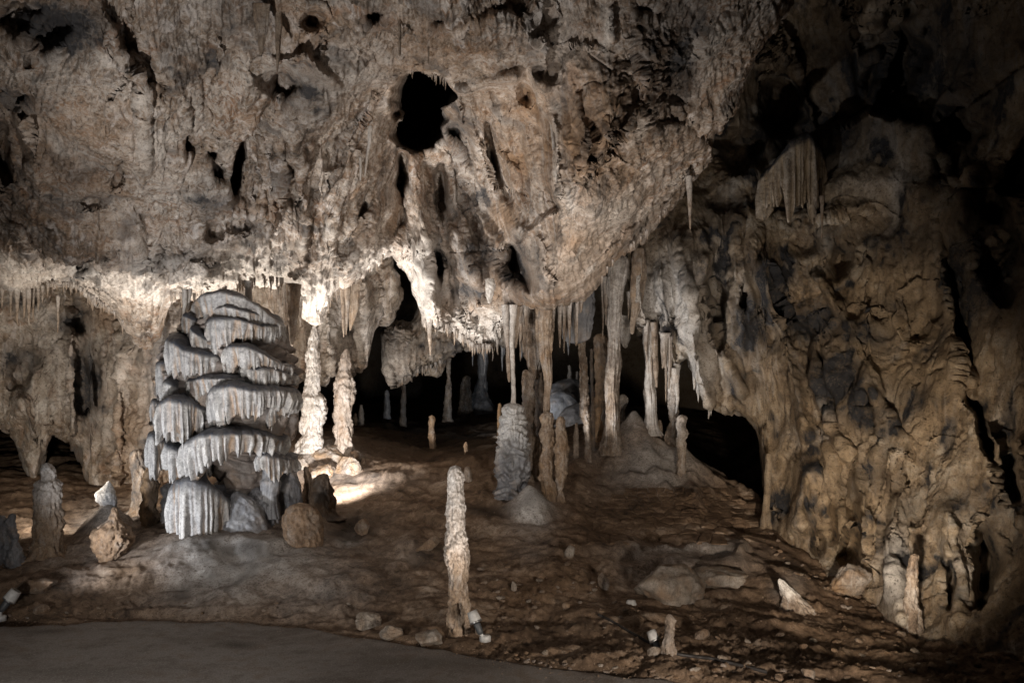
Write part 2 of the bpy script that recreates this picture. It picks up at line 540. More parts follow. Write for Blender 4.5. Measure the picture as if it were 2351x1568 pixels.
    # flutes that follow the water down
    if flute is not None:
        fu, ff = flute(U, V)
        fu = np.concatenate([fu, np.repeat(fu[-1:], fold_rows, 0)], 0)
        ff = np.concatenate([ff, np.repeat(ff[-1:], fold_rows, 0)], 0)
        VV = np.concatenate([V, np.repeat(V[-1:], fold_rows, 0)], 0)
        g = perlin(fu / 22.0, VV / 150.0, seed) * 1.0 + 0.55 * perlin(fu / 9.0 + 40, VV / 90.0, seed) + 0.3 * perlin(fu / 4.5, VV / 60, seed + 5)
        g = 1.9 * np.abs(g) - 0.7
        d += flute_amp * 0.075 * g * ff
    ln = np.linalg.norm(np.gradient(P, axis=0), axis=-1) + np.linalg.norm(np.gradient(P, axis=1), axis=-1)
    nom = Yw / FP * step * 2.2
    att = np.clip(1.6 * nom / (ln + 1e-6), 0.12, 1)
    att[:, 1:-1] = (att[:, :-2] + att[:, 1:-1] + att[:, 2:]) / 3
    d = d * att
    # thin cracks
    cn = fbm((Xs + wx) * 2.1 + 11, Ys_ * 2.1, (Zs + wz) * 2.1, 3, 0.5)
    cmk = sstep(-0.05, 0.25, perlin(Xs * 1.3 - 8, Ys_ * 1.3, Zs * 1.3))
    d -= 0.045 * np.exp(-(cn / 0.016) ** 2) * cmk * att
    cn = fbm((Xs + wx) * 5.1 + 31, Ys_ * 5.1, (Zs + wz) * 5.1, 3, 0.5)
    d -= 0.018 * np.exp(-(cn / 0.03) ** 2) * (1 - cmk) * att
    P = P + N * (d * amp)[..., None]
    UU = np.concatenate([U, np.repeat(U[-1:], fold_rows, 0)], 0)
    VV = np.concatenate([V, np.repeat(V[-1:], fold_rows, 0)], 0)
    n1 = fbm(Xs * 2.2 + 50, Ys_ * 2.2, Zs * 2.2, 4, 0.6)
    n2 = fbm(Xs * 2.6 - 50, Ys_ * 2.6, Zs * 2.6, 4, 0.6)
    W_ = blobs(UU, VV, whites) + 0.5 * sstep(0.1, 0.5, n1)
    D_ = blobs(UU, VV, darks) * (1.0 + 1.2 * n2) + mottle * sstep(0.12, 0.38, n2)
    O_ = blobs(UU, VV, ochres) + 0.55 * sstep(0.15, 0.5, -n1)
    tone = np.stack([W_, D_, O_], -1)
    mask = None
    if holes:
        hv = np.zeros_like(U)
        for (cu, cv, ru, rv, rot) in holes:
            du, dv = U + wu * 12 - cu, V + wv * 12 - cv
            x = (du * cos(rot) + dv * sin(rot)) / ru
            y = (-du * sin(rot) + dv * cos(rot)) / rv
            hv = np.maximum(hv, (x * x + y * y < 1).astype(F32))
        mask = np.concatenate([hv < 0.5, np.ones((fold_rows, nc), bool)], 0)
    o = grid_obj(name, P, mat, tone, mask)
    tag(o, label, kind='structure')
    return o


# ------------------------------------------------------------------ the ground
GROUND = [  # (u, v, Y)
    (-250, 1430, 6.3), (0, 1428, 6.35), (250, 1418, 6.45), (430, 1415, 6.5), (650, 1430, 6.35), (900, 1472, 5.85), (1100, 1500, 5.55), (1250, 1520, 5.35), (1500, 1545, 5.1),
    (1500, 1470, 5.75), (1800, 1500, 5.5), (2100, 1520, 5.4), (2400, 1540, 5.3), (1800, 1650, 4.3), (2400, 1650, 4.3),
    (0, 1300, 7.3), (110, 1270, 7.6), (250, 1290, 7.4), (60, 1370, 6.7), (330, 1240, 7.8), (430, 1205, 8.1), (560, 1235, 7.95), (700, 1245, 7.85), (560, 1330, 7.1), (400, 1330, 7.1), (720, 1350, 6.9),
    (0, 1190, 9.2), (150, 1180, 9.3), (300, 1190, 9.2), (450, 1150, 9.5), (620, 1120, 9.6),
    (740, 1110, 9.9), (740, 1030, 10.8), (860, 1105, 9.9), (850, 1200, 8.7), (1000, 1100, 9.9), (1100, 1050, 10.6),
    (1000, 1030, 12.0), (1000, 985, 14.0), (1000, 958, 17.0), (1000, 938, 22.0), (1300, 950, 18.0), (1300, 935, 24.0), (700, 975, 14.5),
    (900, 1300, 7.4), (1050, 1400, 6.4), (900, 1400, 6.5), (1050, 1240, 8.0), (1200, 1180, 8.8), (1200, 1120, 9.4), (1290, 1150, 9.2),
    (1200, 1320, 7.2), (1200, 1420, 6.3), (1400, 1340, 7.2), (1350, 1240, 8.1),
    (1330, 995, 11.6), (1400, 985, 11.8), (1455, 985, 11.4), (1490, 1100, 10.2), (1400, 1100, 10.1), (1560, 1090, 10.5), (1640, 1110, 10.6), (1600, 1060, 11.6),
    (1450, 1150, 9.5), (1600, 1150, 9.6), (1450, 1230, 8.6), (1620, 1230, 8.6), (1700, 1210, 9.3), (1640, 1320, 7.7), (1500, 1390, 6.7),
    (1780, 1230, 9.0), (1850, 1300, 8.2), (1950, 1390, 7.3), (2060, 1450, 6.7), (2200, 1480, 6.3), (2400, 1490, 6.2), (1750, 1330, 7.5), (1800, 1420, 6.5),
    (1750, 1180, 11.0), (1700, 1130, 13.0), (1900, 1250, 10.0), (2200, 1400, 8.0), (-250, 1180, 9.5), (-250, 1000, 14),
    (1800, 1000, 20.0), (500, 1000, 14), (100, 1010, 14),
]
gz = [(u, math.log(Y) * 900, (VH - v) / FP * Y) for u, v, Y in GROUND]
PE = [(-400, 1462), (0, 1441), (60, 1437), (150, 1437), (200, 1428), (300, 1424), (430, 1424), (560, 1430), (700, 1442), (850, 1468), (1000, 1492), (1150, 1517), (1300, 1540), (1500, 1560), (1700, 1600), (2000, 1680), (2600, 1800)]
PEX, PEV = zip(*PE)


def path_edge_Y(u):
    ve = np.interp(u, PEX, PEV) + 6 * perlin(np.asarray(u, F32) / 90.0, 0.5, 0.5) + 3.5 * perlin(np.asarray(u, F32) / 18.0, 2.5, 0.5)
    return 1.6 * FP / (ve - VH)


def ground_base(U, Y):
    return tps(gz, U, np.log(Y) * 900, 300.0, 300.0, 2e-3)


MUD = (1400, 1735, 1128, 1240)
LEDGES = [  # rock ledges standing out of the slope: (u, v) line, half width px, height
    ([(1420, 1262), (1520, 1268), (1620, 1262), (1700, 1275)], 16, 0.07),
    ([(1560, 1300), (1640, 1320), (1700, 1300)], 20, 0.12),
    ([(1455, 955), (1458, 985)], 14, 0.10),
    ([(1455, 960), (1530, 1040), (1600, 1150)], 14, 0.10),
    ([(1440, 1000), (1370, 1050), (1320, 1080)], 18, 0.10),
    ([(1400, 1090), (1330, 1120)], 12, 0.06),
    ([(860, 1105), (960, 1085), (1080, 1060)], 22, 0.05),
]


CONES = [  # apex (u, v, Y), slope, flat radius
    (1456, 938, 11.0, 1.45, 0.0), (1458, 955, 10.95, 0.95, 0.0), (1462, 968, 11.0, 0.7, 0.0), (1216, 1108, 8.85, 1.15, 0.0), (247, 1158, 8.3, 0.95, 0.02), (742, 1022, 10.75, 0.85, 0.18), (480, 1228, 7.85, 0.55, 0.25), (610, 1232, 7.85, 0.6, 0.2), (540, 1230, 8.1, 0.5, 0.4), (1268, 1165, 9.25, 0.9, 0.04)]


def ground_height(U, Y):
    """terrain height (before path flattening) with all relief"""
    z = ground_base(U, Y)
    V = VH - z / Y * FP
    X = (U - CU) / FP * Y
    z = z + ridges(U, V, LEDGES)
    # calcite skirts at the feet of the big forms
    z = z + 0.06 * np.exp(-(((U - 560) / 210) ** 2 + ((V - 1270) / 60) ** 2))
    for (au, av, aY, sl, fr_) in CONES:
        ax, _, az = at(au, av, aY)
        rr = np.sqrt((X - ax) ** 2 + (Y - aY) ** 2)
        rr = rr * (1 + 0.2 * perlin(X * 3, Y * 3, au * .1))
        rr = rr + 0.05 * perlin(X * 9, Y * 9, au * .1) * np.clip(rr * 3, 0, 1)
        c = az - sl * np.maximum(0, np.sqrt(rr * rr + 0.0006) - 0.02 - fr_)
        h = np.clip(0.5 + (c - z) / 0.16, 0, 1)
        z = z * (1 - h) + c * h + 0.04 * h * (1 - h)
    wx = 0.2 * perlin(X * 2, Y * 2, 1.5)
    m = 1 - 0.6 * blobs(U, V, [(1600, 1290, 150, 60, .8), (1750, 1380, 150, 50, .7), (540, 1290, 260, 90, 1.0), (1500, 1050, 150, 100, 1.25), (1215, 1180, 60, 80, 1.0)])
    z = z + 0.09 * fbm(X * 1.5, Y * 1.5, 2.2, 3) + 0.032 * m * fbm((X + wx) * 3, Y * 4, 7.1, 5, 0.6, kind='r') + 0.05 * m * fbm((X + wx) * 5, Y * 5, 4.1, 4, 0.6)
    # rubble
    rb = blobs(U, V, [(1700, 1500, 500, 60, 1.0), (2100, 1440, 250, 100, 1.0), (1150, 1500, 250, 25, .8), (1300, 1330, 180, 90, .5), (1800, 1380, 200, 100, .7), (200, 1380, 260, 50, .55)])
    z = z + 0.016 * m * fbm(X * 14, Y * 14, 3.1, 4, 0.65, kind='b') * (0.6 + 1.9 * rb) + 0.07 * blobs(U, V, [(740, 1060, 90, 40, 1.0)]) * fbm(X * 6, Y * 6, 8.0, 3, 0.6)
    # stepped strata, right slope
    st = blobs(U, V, [(1560, 1290, 190, 90, 1.0), (1450, 1380, 260, 60, .5), (1850, 1420, 200, 60, .5)])
    q = (z + 0.14 * fbm(X * 1.2, Y * 1.2, 9.1, 3)) * 7.0
    z = z + st * 0.10 * (np.floor(q) + sstep(0.55, 0.95, q - np.floor(q)) - q)
    return z, V, X


HT = {}


def build_ground():
    u = np.arange(-240, 2600, 3.9, dtype=F32)
    Yr = np.exp(np.linspace(math.log(4.4), math.log(27), 410)).astype(F32)
    U, Y = np.meshgrid(u, Yr)
    z, V, X = ground_height(U, Y)
    Ye = path_edge_Y(u)[None]
    d = (Y - Ye)  # metres beyond the path edge
    on = sstep(-0.02, 0.22, d)
    z = np.where(d < -0.02, -1.66, -1.62 * (1 - on) + z * on)
    P = np.stack([X, Y, z], -1)
    HT['u'] = u; HT['Y'] = Yr; HT['V'] = VH - z / Y * FP; HT['z'] = z
    n2 = fbm(X * 1.2 - 50, Y * 1.2, 0.4, 5, 0.6)
    Wt = blobs(U, V, [(560, 1300, 260, 100, 1.0), (200, 1300, 160, 60, .4), (1650, 1270, 90, 40, .5), (400, 1250, 60, 30, .4), (250, 1200, 70, 45, .8), (1222, 1180, 50, 80, 1.1), (1456, 990, 66, 50, 1.1), (1520, 1090, 130, 60, .65), (1340, 1050, 60, 30, .5), (1600, 1300, 130, 40, .5), (1470, 1300, 60, 60, .5),
                      (1560, 1270, 160, 22, .6), (800, 1250, 40, 30, .8), (930, 1270, 50, 40, .2), (1810, 1360, 40, 30, .5), (740, 1060, 90, 40, .9), (860, 1110, 120, 25, .3), (1300, 880, 60, 50, .8)])
    Wt = Wt * (0.7 + 1.2 * n2)
    Ot = blobs(U, V, [(300, 1310, 160, 40, .8), (1080, 1080, 180, 50, .4), (1600, 1200, 140, 40, .5), (1550, 1330, 150, 50, .5), (1250, 1360, 100, 50, .4)])
    Dt = 0.6 * sstep(0.1, 0.5, n2) + blobs(U, V, [(1000, 1000, 200, 60, .8), (800, 1200, 60, 60, .4)])
    o = grid_obj('ground', P, M_GROUND, np.stack([Wt, Dt, Ot], -1))
    tag(o, kind='structure')
    # path
    u = np.arange(-300, 1800, 14.0, dtype=F32)
    s = np.linspace(0, 1, 110, dtype=F32)[:, None]
    Ye = (path_edge_Y(u) + 0.05)[None]
    Y = 3.6 + (Ye - 3.6) * s
    X = (u[None] - CU) / FP * Y
    z = -1.6 + 0.006 * fbm(X * 1.1, Y * 1.1, 1.1, 3) - 0.03 * sstep(0.985, 1.0, s)
    V = VH + 1.6 / Y * FP
    wn = 14 * perlin(X * 2.2, Y * 2.2, 3.0)
    Uf = np.broadcast_to(u[None], Y.shape) + wn * 2
    Vf = V + wn * 0.4
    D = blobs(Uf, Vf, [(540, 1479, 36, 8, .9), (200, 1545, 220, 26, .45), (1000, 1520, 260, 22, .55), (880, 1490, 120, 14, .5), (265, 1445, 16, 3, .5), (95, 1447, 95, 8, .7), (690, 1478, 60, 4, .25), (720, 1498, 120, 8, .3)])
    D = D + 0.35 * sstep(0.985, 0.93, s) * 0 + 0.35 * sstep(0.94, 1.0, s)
    o = grid_obj('path', np.stack([X, Y, z], -1), M_PATH, np.stack([D * 0, D, D * 0], -1))
    tag(o, kind='structure')


def ground_z(u, Y):
    i = int(np.clip(np.searchsorted(HT['u'], u), 0, len(HT['u']) - 1))
    return float(np.interp(Y, HT['Y'], HT['z'][:, i]))


def hit(u, v):
    """the depth at which the ray through (u, v) meets the ground"""
    i = int(np.clip(np.searchsorted(HT['u'], u), 0, len(HT['u']) - 1))
    c = HT['V'][:, i]
    k = int(np.argmax(c <= v))
    if c[k] > v or k == 0: return 20.0
    f = (c[k - 1] - v) / max(1e-6, c[k - 1] - c[k])
    return float(HT['Y'][k - 1] + f * (HT['Y'][k] - HT['Y'][k - 1]))


build_ground()

# ------------------------------------------------------------------ ceiling and walls
def flute_ceiling(U, V):
    lean = np.interp(U, [0, 550, 700, 800, 900, 940, 1050, 1200, 1300, 2000], [0, 0, 0.15, 0.45, 0.4, -0.1, -0.28, -0.35, -0.1, 0]).astype(F32)
    fu = U + lean * (V - 400) + 7 * perlin(U / 60, V / 60, 2.0)
    f = blobs(U, V, [(640, 480, 110, 130, .9), (830, 430, 80, 200, 1.0), (980, 560, 70, 200, .9), (1110, 380, 90, 170, 1.0), (270, 60, 60, 120, .6), (560, 60, 200, 80, .4), (1050, 740, 120, 60, .8),
                      (600, 620, 120, 50, .5), (900, 560, 60, 60, .7), (720, 660, 60, 60, .5)])
    return fu, np.maximum(f, 0.18)


VB = [(-160, 640), (0, 660), (30, 672), (100, 652), (170, 658), (225, 695), (262, 722), (290, 765), (322, 800), (345, 800), (368, 770), (385, 690), (410, 678), (440, 684), (480, 690), (520, 668),
      (570, 652), (610, 645), (650, 650), (680, 690), (695, 730), (722, 745), (745, 720), (765, 672), (800, 655), (850, 615), (880, 585), (900, 580), (918, 612), (935, 625), (950, 665), (965, 715), (978, 745), (1000, 748),
      (1040, 755), (1060, 775), (1090, 798), (1125, 800), (1150, 785), (1162, 750), (1178, 712), (1200, 705), (1250, 712), (1310, 700), (1340, 688), (1380, 650), (1400, 612), (1430, 585), (1470, 552),
      (1500, 520), (1545, 470), (1590, 412), (1615, 375), (1632, 305), (1660, 275), (1690, 238), (1718, 180), (1735, 125), (1760, 80), (1790, 20), (1815, -60), (1830, -120)]
CEIL = [(-160, 640, 8.4), (0, 660, 8.8), (200, 670, 9.0), (500, 670, 9.0), (330, 800, 9.9), (620, 645, 9.4), (722, 740, 9.9), (880, 585, 9.9), (980, 740, 10.3), (1100, 790, 10.2), (1160, 740, 9.8),
        (1220, 700, 8.6), (1320, 700, 9.0), (1400, 610, 8.5), (1500, 520, 9.0), (1600, 400, 8.7), (1700, 200, 7.5), (1790, 20, 6.8),
        (0, 350, 7.0), (-150, 200, 6.2), (160, 430, 7.1), (300, 300, 6.4), (450, 450, 7.7), (560, 330, 7.4), (600, 520, 8.4), (700, 350, 7.7), (780, 200, 6.9), (830, 400, 8.6), (900, 300, 9.2), (930, 420, 10.3), (960, 600, 10.4), (1060, 600, 9.9),
        (1080, 350, 9.6), (1150, 450, 9.1), (1180, 600, 9.0), (1300, 400, 6.8), (1400, 480, 7.2), (1300, 600, 7.6), (1250, 250, 7.2), (1450, 300, 6.5), (1550, 200, 7.0), (1150, 180, 6.9), (1000, 150, 7.0), (900, 150, 7.1),
        (0, 0, 5.4), (250, 0, 5.4), (500, 50, 5.9), (700, 0, 5.8), (900, 0, 5.9), (1200, 0, 6.1), (1500, 0, 6.3), (1700, 0, 6.5), (0, -160, 4.8), (800, -160, 5.1), (1700, -160, 5.9)]
CPITS = [(430, 330, 14, 28, 0.2, .6), (490, 355, 16, 14, .5, .5), (546, 385, 14, 70, .15, 1.0), (503, 395, 32, 25, .6, .3), (645, 185, 46, 40, 0, .40), (725, 50, 28, 22, 0, .35), (135, 280, 16, 14, 0, .12),
         (60, 215, 50, 26, -.4, .28), (275, 395, 12, 38, .3, .25), (215, 465, 34, 18, 0, .16), (195, 612, 30, 22, 0, .22), (495, 535, 26, 30, .5, .35), (665, 440, 13, 32, .1, .25), (405, 585, 46, 9, -.25, .18),
         (6, 350, 26, 80, -.2, .7), (40, 40, 60, 40, -.7, .35), (110, 80, 50, 40, -.7, .3), (860, 40, 28, 20, 0, .28), (1010, 50, 20, 20, 0, .22), (1240, 60, 20, 30, .2, .15), (1202, 205, 22, 42, 0, .42),
         (1132, 350, 12, 82, -.18, .8), (1066, 320, 14, 60, -.3, .45), (1012, 440, 24, 66, 0, .38), (1188, 610, 26, 60, -.4, .7), (1008, 610, 11, 42, 0, .4), (926, 395, 18, 60, 0.05, .6),
         (1095, 530, 26, 50, -.4, .2), (1440, 140, 30, 20, .3, .12), (1560, 230, 22, 16, .4, .14), (760, 330, 40, 60, .3, .25), (330, 560, 16, 40, .1, .14), (470, 590, 50, 10, -.2, .16), (560, 520, 40, 20, 0, .2),
         (966, 245, 64, 100, .14, 3.0), (1050, 300, 20, 30, -.5, .6), (1480, 20, 40, 26, 0, .15), (340, 745, 0.1, 0.1, 0, 0), (300, 90, 20, 50, -.3, .2)]
CRIDS = [([(945, 340), (962, 500), (985, 640), (1000, 740)], 26, .38), ([(905, 330), (880, 450), (840, 560), (800, 620)], 24, .30), ([(870, 290), (830, 400), (770, 530)], 20, .20),
         ([(1062, 215), (1092, 330), (1140, 450), (1185, 540)], 18, .32), ([(1108, 215), (1118, 300)], 12, .2), ([(1150, 260), (1170, 400), (1200, 520)], 20, .25), ([(1000, 350), (1032, 430), (1060, 520), (1095, 640)], 22, .28),
         ([(1272, 270), (1276, 360), (1282, 460)], 6, .08), ([(225, 0), (270, 110), (318, 190), (326, 300), (327, 430)], 7, .12), ([(292, 0), (302, 90), (318, 180)], 10, .12), ([(65, 240), (76, 350), (92, 450)], 7, .10),
         ([(600, 320), (600, 480)], 7, .09), ([(640, 330), (646, 480)], 6, .08), ([(618, 520), (610, 620)], 8, .08), ([(680, 300), (700, 500), (690, 600)], 12, .1), ([(1395, 20), (1405, 90)], 6, .08), ([(1232, 545), (1245, 610), (1270, 650)], 6, .08),
         ([(1050, 640), (1090, 700), (1160, 705)], 14, .1), ([(560, 250), (620, 160), (700, 130), (760, 190)], 12, .14), ([(920, 180), (1000, 160), (1060, 205), (1180, 180), (1250, 200)], 16, .2)]
CSC = [([(700, 330), (690, 430), (700, 540), (690, 620)], -1, .16, 26), ([(740, 300), (735, 420), (745, 520)], 1, .14, 26), ([(800, 400), (780, 480), (760, 600)], -1, .16, 30), ([(850, 420), (840, 500), (800, 600)], 1, .16, 30),
       ([(610, 320), (615, 420), (600, 500)], 1, .14, 18), ([(655, 330), (660, 400), (650, 470)], -1, .12, 18), ([(945, 470), (965, 600), (985, 700)], 1, .2, 22), ([(1015, 560), (1030, 650), (1040, 740)], -1, .2, 26), ([(1060, 640), (1100, 720), (1150, 760)], 1, .16, 40),
       ([(1140, 230), (1150, 330), (1190, 430)], -1, .2, 24), ([(1210, 280), (1215, 380), (1235, 470)], 1, .16, 24), ([(300, 480), (340, 560), (330, 650)], -1, .14, 30), ([(130, 620), (200, 640), (260, 690)], 1, .12, 30), ([(0, 480), (60, 560), (110, 640)], -1, .14, 40),
       ([(1320, 200), (1350, 320), (1340, 420)], -1, .12, 40), ([(1450, 90), (1480, 200), (1450, 300)], 1, .14, 50), ([(1350, 640), (1420, 560), (1500, 460), (1560, 380)], -1, .16, 40), ([(420, 230), (440, 330), (400, 430)], -1, .14, 40), ([(500, 120), (480, 220), (520, 300)], 1, .12, 30),
       ([(640, 150), (600, 230), (565, 300), (545, 330), (540, 430), (530, 470)], -1, .34, 110), ([(0, 190), (30, 260), (60, 330), (75, 420), (92, 460)], 1, .3, 90),
       ([(850, 215), (940, 160), (1000, 165), (1050, 205), (1120, 190), (1190, 180), (1230, 215), (1245, 330)], 1, .30, 80), ([(1245, 330), (1275, 480), (1190, 560), (1200, 640), (1240, 700)], 1, .40, 90),
       ([(925, 330), (932, 480), (905, 560)], 1, .35, 60), ([(1050, 215), (1075, 330), (1120, 440), (1165, 520)], -1, .22, 40), ([(985, 330), (1010, 460), (1060, 560), (1100, 660)], -1, .22, 50),
       ([(1230, 0), (1262, 110), (1250, 200)], -1, .18, 60), ([(900, 190), (820, 300), (760, 450), (740, 560)], 1, .22, 70), ([(380, 612), (450, 592), (560, 555)], 1, .16, 30), ([(150, 480), (240, 440), (330, 470)], 1, .10, 40),
       ([(470, 600), (520, 570), (560, 575)], 1, .14, 24), ([(1620, 60), (1560, 170), (1580, 260)], 1, .14, 50), ([(1500, 280), (1580, 300), (1600, 340)], -1, .14, 30), ([(300, 0), (330, 130), (400, 200)], 1, .14, 40),
       ([(230, 0), (290, 150), (330, 210)], -1, .12, 30), ([(700, 20), (760, 90), (850, 110)], 1, .12, 40), ([(1300, 560), (1400, 500), (1500, 490)], 1, .10, 40), ([(1080, 60), (1140, 20), (1220, 40)], -1, .14, 40),
       ([(1180, 380), (1220, 450), (1215, 530)], 1, .16, 40), ([(1330, 420), (1400, 380), (1480, 400)], 1, .08, 50), ([(620, 460), (680, 440), (720, 520)], 1, .14, 40), ([(90, 560), (170, 590), (260, 560)], 1, .08, 40)]


def zone_ceiling(U, V):
    return 0.42 + blobs(U, V, [(250, 620, 330, 90, .65), (650, 600, 250, 100, .55), (1300, 60, 250, 80, .3), (1530, 120, 90, 120, .7), (100, 100, 150, 90, .4), (850, 90, 200, 80, .45), (1060, 740, 120, 60, .3), (880, 590, 60, 60, .6)])


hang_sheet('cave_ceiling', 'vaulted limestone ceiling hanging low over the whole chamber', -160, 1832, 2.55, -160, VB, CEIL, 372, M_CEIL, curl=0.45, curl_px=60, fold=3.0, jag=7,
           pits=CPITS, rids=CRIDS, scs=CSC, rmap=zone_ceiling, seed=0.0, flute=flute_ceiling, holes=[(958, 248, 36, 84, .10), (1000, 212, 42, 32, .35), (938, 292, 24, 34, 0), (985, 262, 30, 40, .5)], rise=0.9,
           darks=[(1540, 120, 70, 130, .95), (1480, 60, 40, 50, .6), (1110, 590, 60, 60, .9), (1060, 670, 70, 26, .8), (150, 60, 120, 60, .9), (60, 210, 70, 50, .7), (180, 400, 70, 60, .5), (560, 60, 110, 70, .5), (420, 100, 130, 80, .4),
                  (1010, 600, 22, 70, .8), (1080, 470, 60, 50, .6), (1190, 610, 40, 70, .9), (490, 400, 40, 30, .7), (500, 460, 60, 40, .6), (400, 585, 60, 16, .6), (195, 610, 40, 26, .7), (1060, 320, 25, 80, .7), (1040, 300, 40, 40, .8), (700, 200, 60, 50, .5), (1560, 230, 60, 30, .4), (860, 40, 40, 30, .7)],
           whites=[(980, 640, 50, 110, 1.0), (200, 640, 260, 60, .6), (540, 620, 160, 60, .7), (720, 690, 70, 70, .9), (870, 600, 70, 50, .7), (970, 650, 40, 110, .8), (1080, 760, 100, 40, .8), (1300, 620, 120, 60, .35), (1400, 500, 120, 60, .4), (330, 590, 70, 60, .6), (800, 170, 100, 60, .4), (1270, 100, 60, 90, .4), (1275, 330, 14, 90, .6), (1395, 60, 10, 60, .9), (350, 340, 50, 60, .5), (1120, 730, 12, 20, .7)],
           ochres=[(1300, 300, 200, 150, .7), (1330, 600, 130, 90, .8), (120, 300, 150, 130, .5), (980, 120, 160, 60, .5), (1150, 650, 60, 50, .6), (250, 520, 120, 60, .3), (1150, 500, 40, 60, .6)])

# (kept in one place: scarps and texture zones of the ceiling are defined above the call)
# right wall, from the middle of the chamber to the right edge
VBR = [(1290, 560), (1395, 600), (1412, 640), (1430, 640), (1446, 660), (1456, 730), (1470, 775), (1492, 790), (1505, 770), (1530, 800), (1550, 852), (1575, 830), (1592, 850), (1606, 900), (1628, 938), (1640, 925), (1655, 950),
       (1690, 945), (1715, 958), (1735, 990), (1748, 1040), (1755, 1100), (1762, 1170), (1785, 1260), (1830, 1330), (1900, 1430), (2000, 1540), (2100, 1600), (2600, 1640)]
RW = [(1300, 560, 11.5), (1300, 0, 11), (1400, 640, 11.0), (1450, 700, 10.8), (1500, 780, 11.0), (1600, 900, 10.8), (1600, 600, 10.4), (1700, 950, 10.4), (1760, 1150, 9.6), (1700, 700, 10.0), (1800, 600, 9.8), (1650, 400, 11.5), (1650, 150, 12.0),
      (1800, 350, 11.0), (1850, 100, 11.0), (1900, 1350, 8.0), (1850, 1100, 9.0), (1900, 900, 9.0), (1950, 700, 9.2), (2000, 450, 9.6), (2000, 200, 9.8), (2050, 1000, 8.2), (2050, 1450, 7.0), (2150, 1200, 7.4), (2200, 800, 8.0), (2250, 500, 8.3), (2300, 200, 8.3), (2180, 500, 8.6),
      (2350, 1000, 6.6), (2350, 1400, 6.0), (2350, 700, 7.0), (2500, 1000, 5.8), (2500, 1600, 5.2), (2500, 300, 7.0), (2100, 1600, 6.2), (2400, 0, 7.6)]
RPITS = [(1930, 600, 26, 40, .3, .7), (1705, 690, 16, 30, .1, .6), (1640, 690, 26, 60, -.2, .6), (1650, 760, 20, 50, -.2, .4), (1850, 560, 40, 30, 0, .3), (2195, 700, 10, 120, -.25, .5), (2250, 960, 12, 130, -.32, .9), (2320, 1100, 20, 90, -.3, .6),
         (2000, 950, 9, 70, -.35, .35), (1890, 860, 8, 90, -.15, .4), (1920, 950, 8, 60, -.3, .4), (1955, 1130, 22, 70, -.1, .5), (1910, 1190, 16, 60, 0, .45), (1950, 1260, 24, 50, .1, .6), (1880, 1240, 18, 40, 0, .35), (2260, 1300, 30, 110, .05, 1.0), (2180, 1340, 16, 60, 0, .5),
         (2060, 1080, 20, 50, .2, .3), (2120, 700, 50, 60, 0, .2), (1750, 560, 12, 60, .2, .3), (1800, 250, 60, 90, .3, .9), (2050, 130, 90, 120, 0, .9), (2300, 600, 60, 90, .2, .6), (1880, 470, 30, 20, 0, .2), (1700, 350, 50, 60, 0, .5), (2200, 330, 50, 90, .3, .4)]
RRIDS = [([(1560, 560), (1575, 700), (1600, 860), (1625, 930)], 16, .28), ([(1610, 600), (1640, 760), (1700, 900)], 14, .2), ([(1515, 620), (1530, 790)], 14, .15), ([(1462, 610), (1470, 770)], 10, .2), ([(1740, 560), (1800, 800), (1850, 1000)], 16, .2), ([(1850, 1080), (1830, 1200)], 30, .3),
         ([(2060, 1050), (2040, 1250), (2070, 1420)], 24, .3), ([(2170, 1180), (2200, 1420)], 26, .25), ([(1990, 720), (2010, 900)], 20, .15), ([(1880, 640), (1960, 760), (1990, 900)], 18, .18), ([(1745, 1000), (1775, 1170)], 12, .2), ([(2120, 250), (2240, 420), (2200, 520)], 22, .3),
         ([(1900, 425), (2050, 410), (2120, 450)], 30, .12), ([(1885, 500), (1990, 478)], 14, .2), ([(1930, 1010), (1990, 1180), (1990, 1290)], 16, .22), ([(2340, 1020), (2345, 1200)], 20, .2), ([(1690, 500), (1680, 620)], 12, .15)]


def flute_right(U, V):
    fu = 0.5 * (U - 0.12 * (V - 700) + 9 * perlin(U / 60, V / 90, 12.0))
    f = blobs(U, V, [(1560, 720, 130, 160, 1.0), (1700, 620, 120, 220, .7), (1800, 750, 100, 200, .5), (2060, 650, 60, 200, .35), (1950, 1100, 150, 150, .5), (1700, 150, 100, 150, .8), (2150, 1250, 150, 120, .5)])
    return fu, f


RSC = [([(2150, 520), (2190, 700), (2210, 800), (2250, 950), (2320, 1080)], -1, .45, 60), ([(1740, 560), (1810, 700), (1850, 760), (1880, 900), (1900, 960), (1960, 1080)], 1, .28, 50),
       ([(1985, 890), (2040, 950), (2090, 1010), (2095, 1060)], -1, .22, 40), ([(1905, 1000), (1925, 1180)], -1, .22, 40), ([(1780, 400), (1880, 300), (2000, 260), (2120, 300), (2200, 420)], -1, 1.0, 160),
       ([(2200, 430), (2280, 420), (2340, 330)], 1, .8, 120), ([(1880, 480), (2000, 470), (2060, 500)], 1, .22, 60), ([(1700, 560), (1660, 700), (1700, 800)], 1, .25, 40), ([(1640, 560), (1620, 640), (1600, 740)], -1, .22, 40),
       ([(1760, 700), (1800, 760), (1880, 720)], 1, .3, 50), ([(1880, 760), (1960, 700), (2030, 720)], 1, .2, 40), ([(2000, 1230), (2040, 1080), (2090, 1050)], 1, .3, 60), ([(1850, 1120), (1900, 1200), (1960, 1330)], 1, .2, 40),
       ([(2140, 1220), (2170, 1350), (2200, 1460)], -1, .22, 50), ([(1990, 560), (2000, 700), (2020, 760)], -1, .12, 40)]
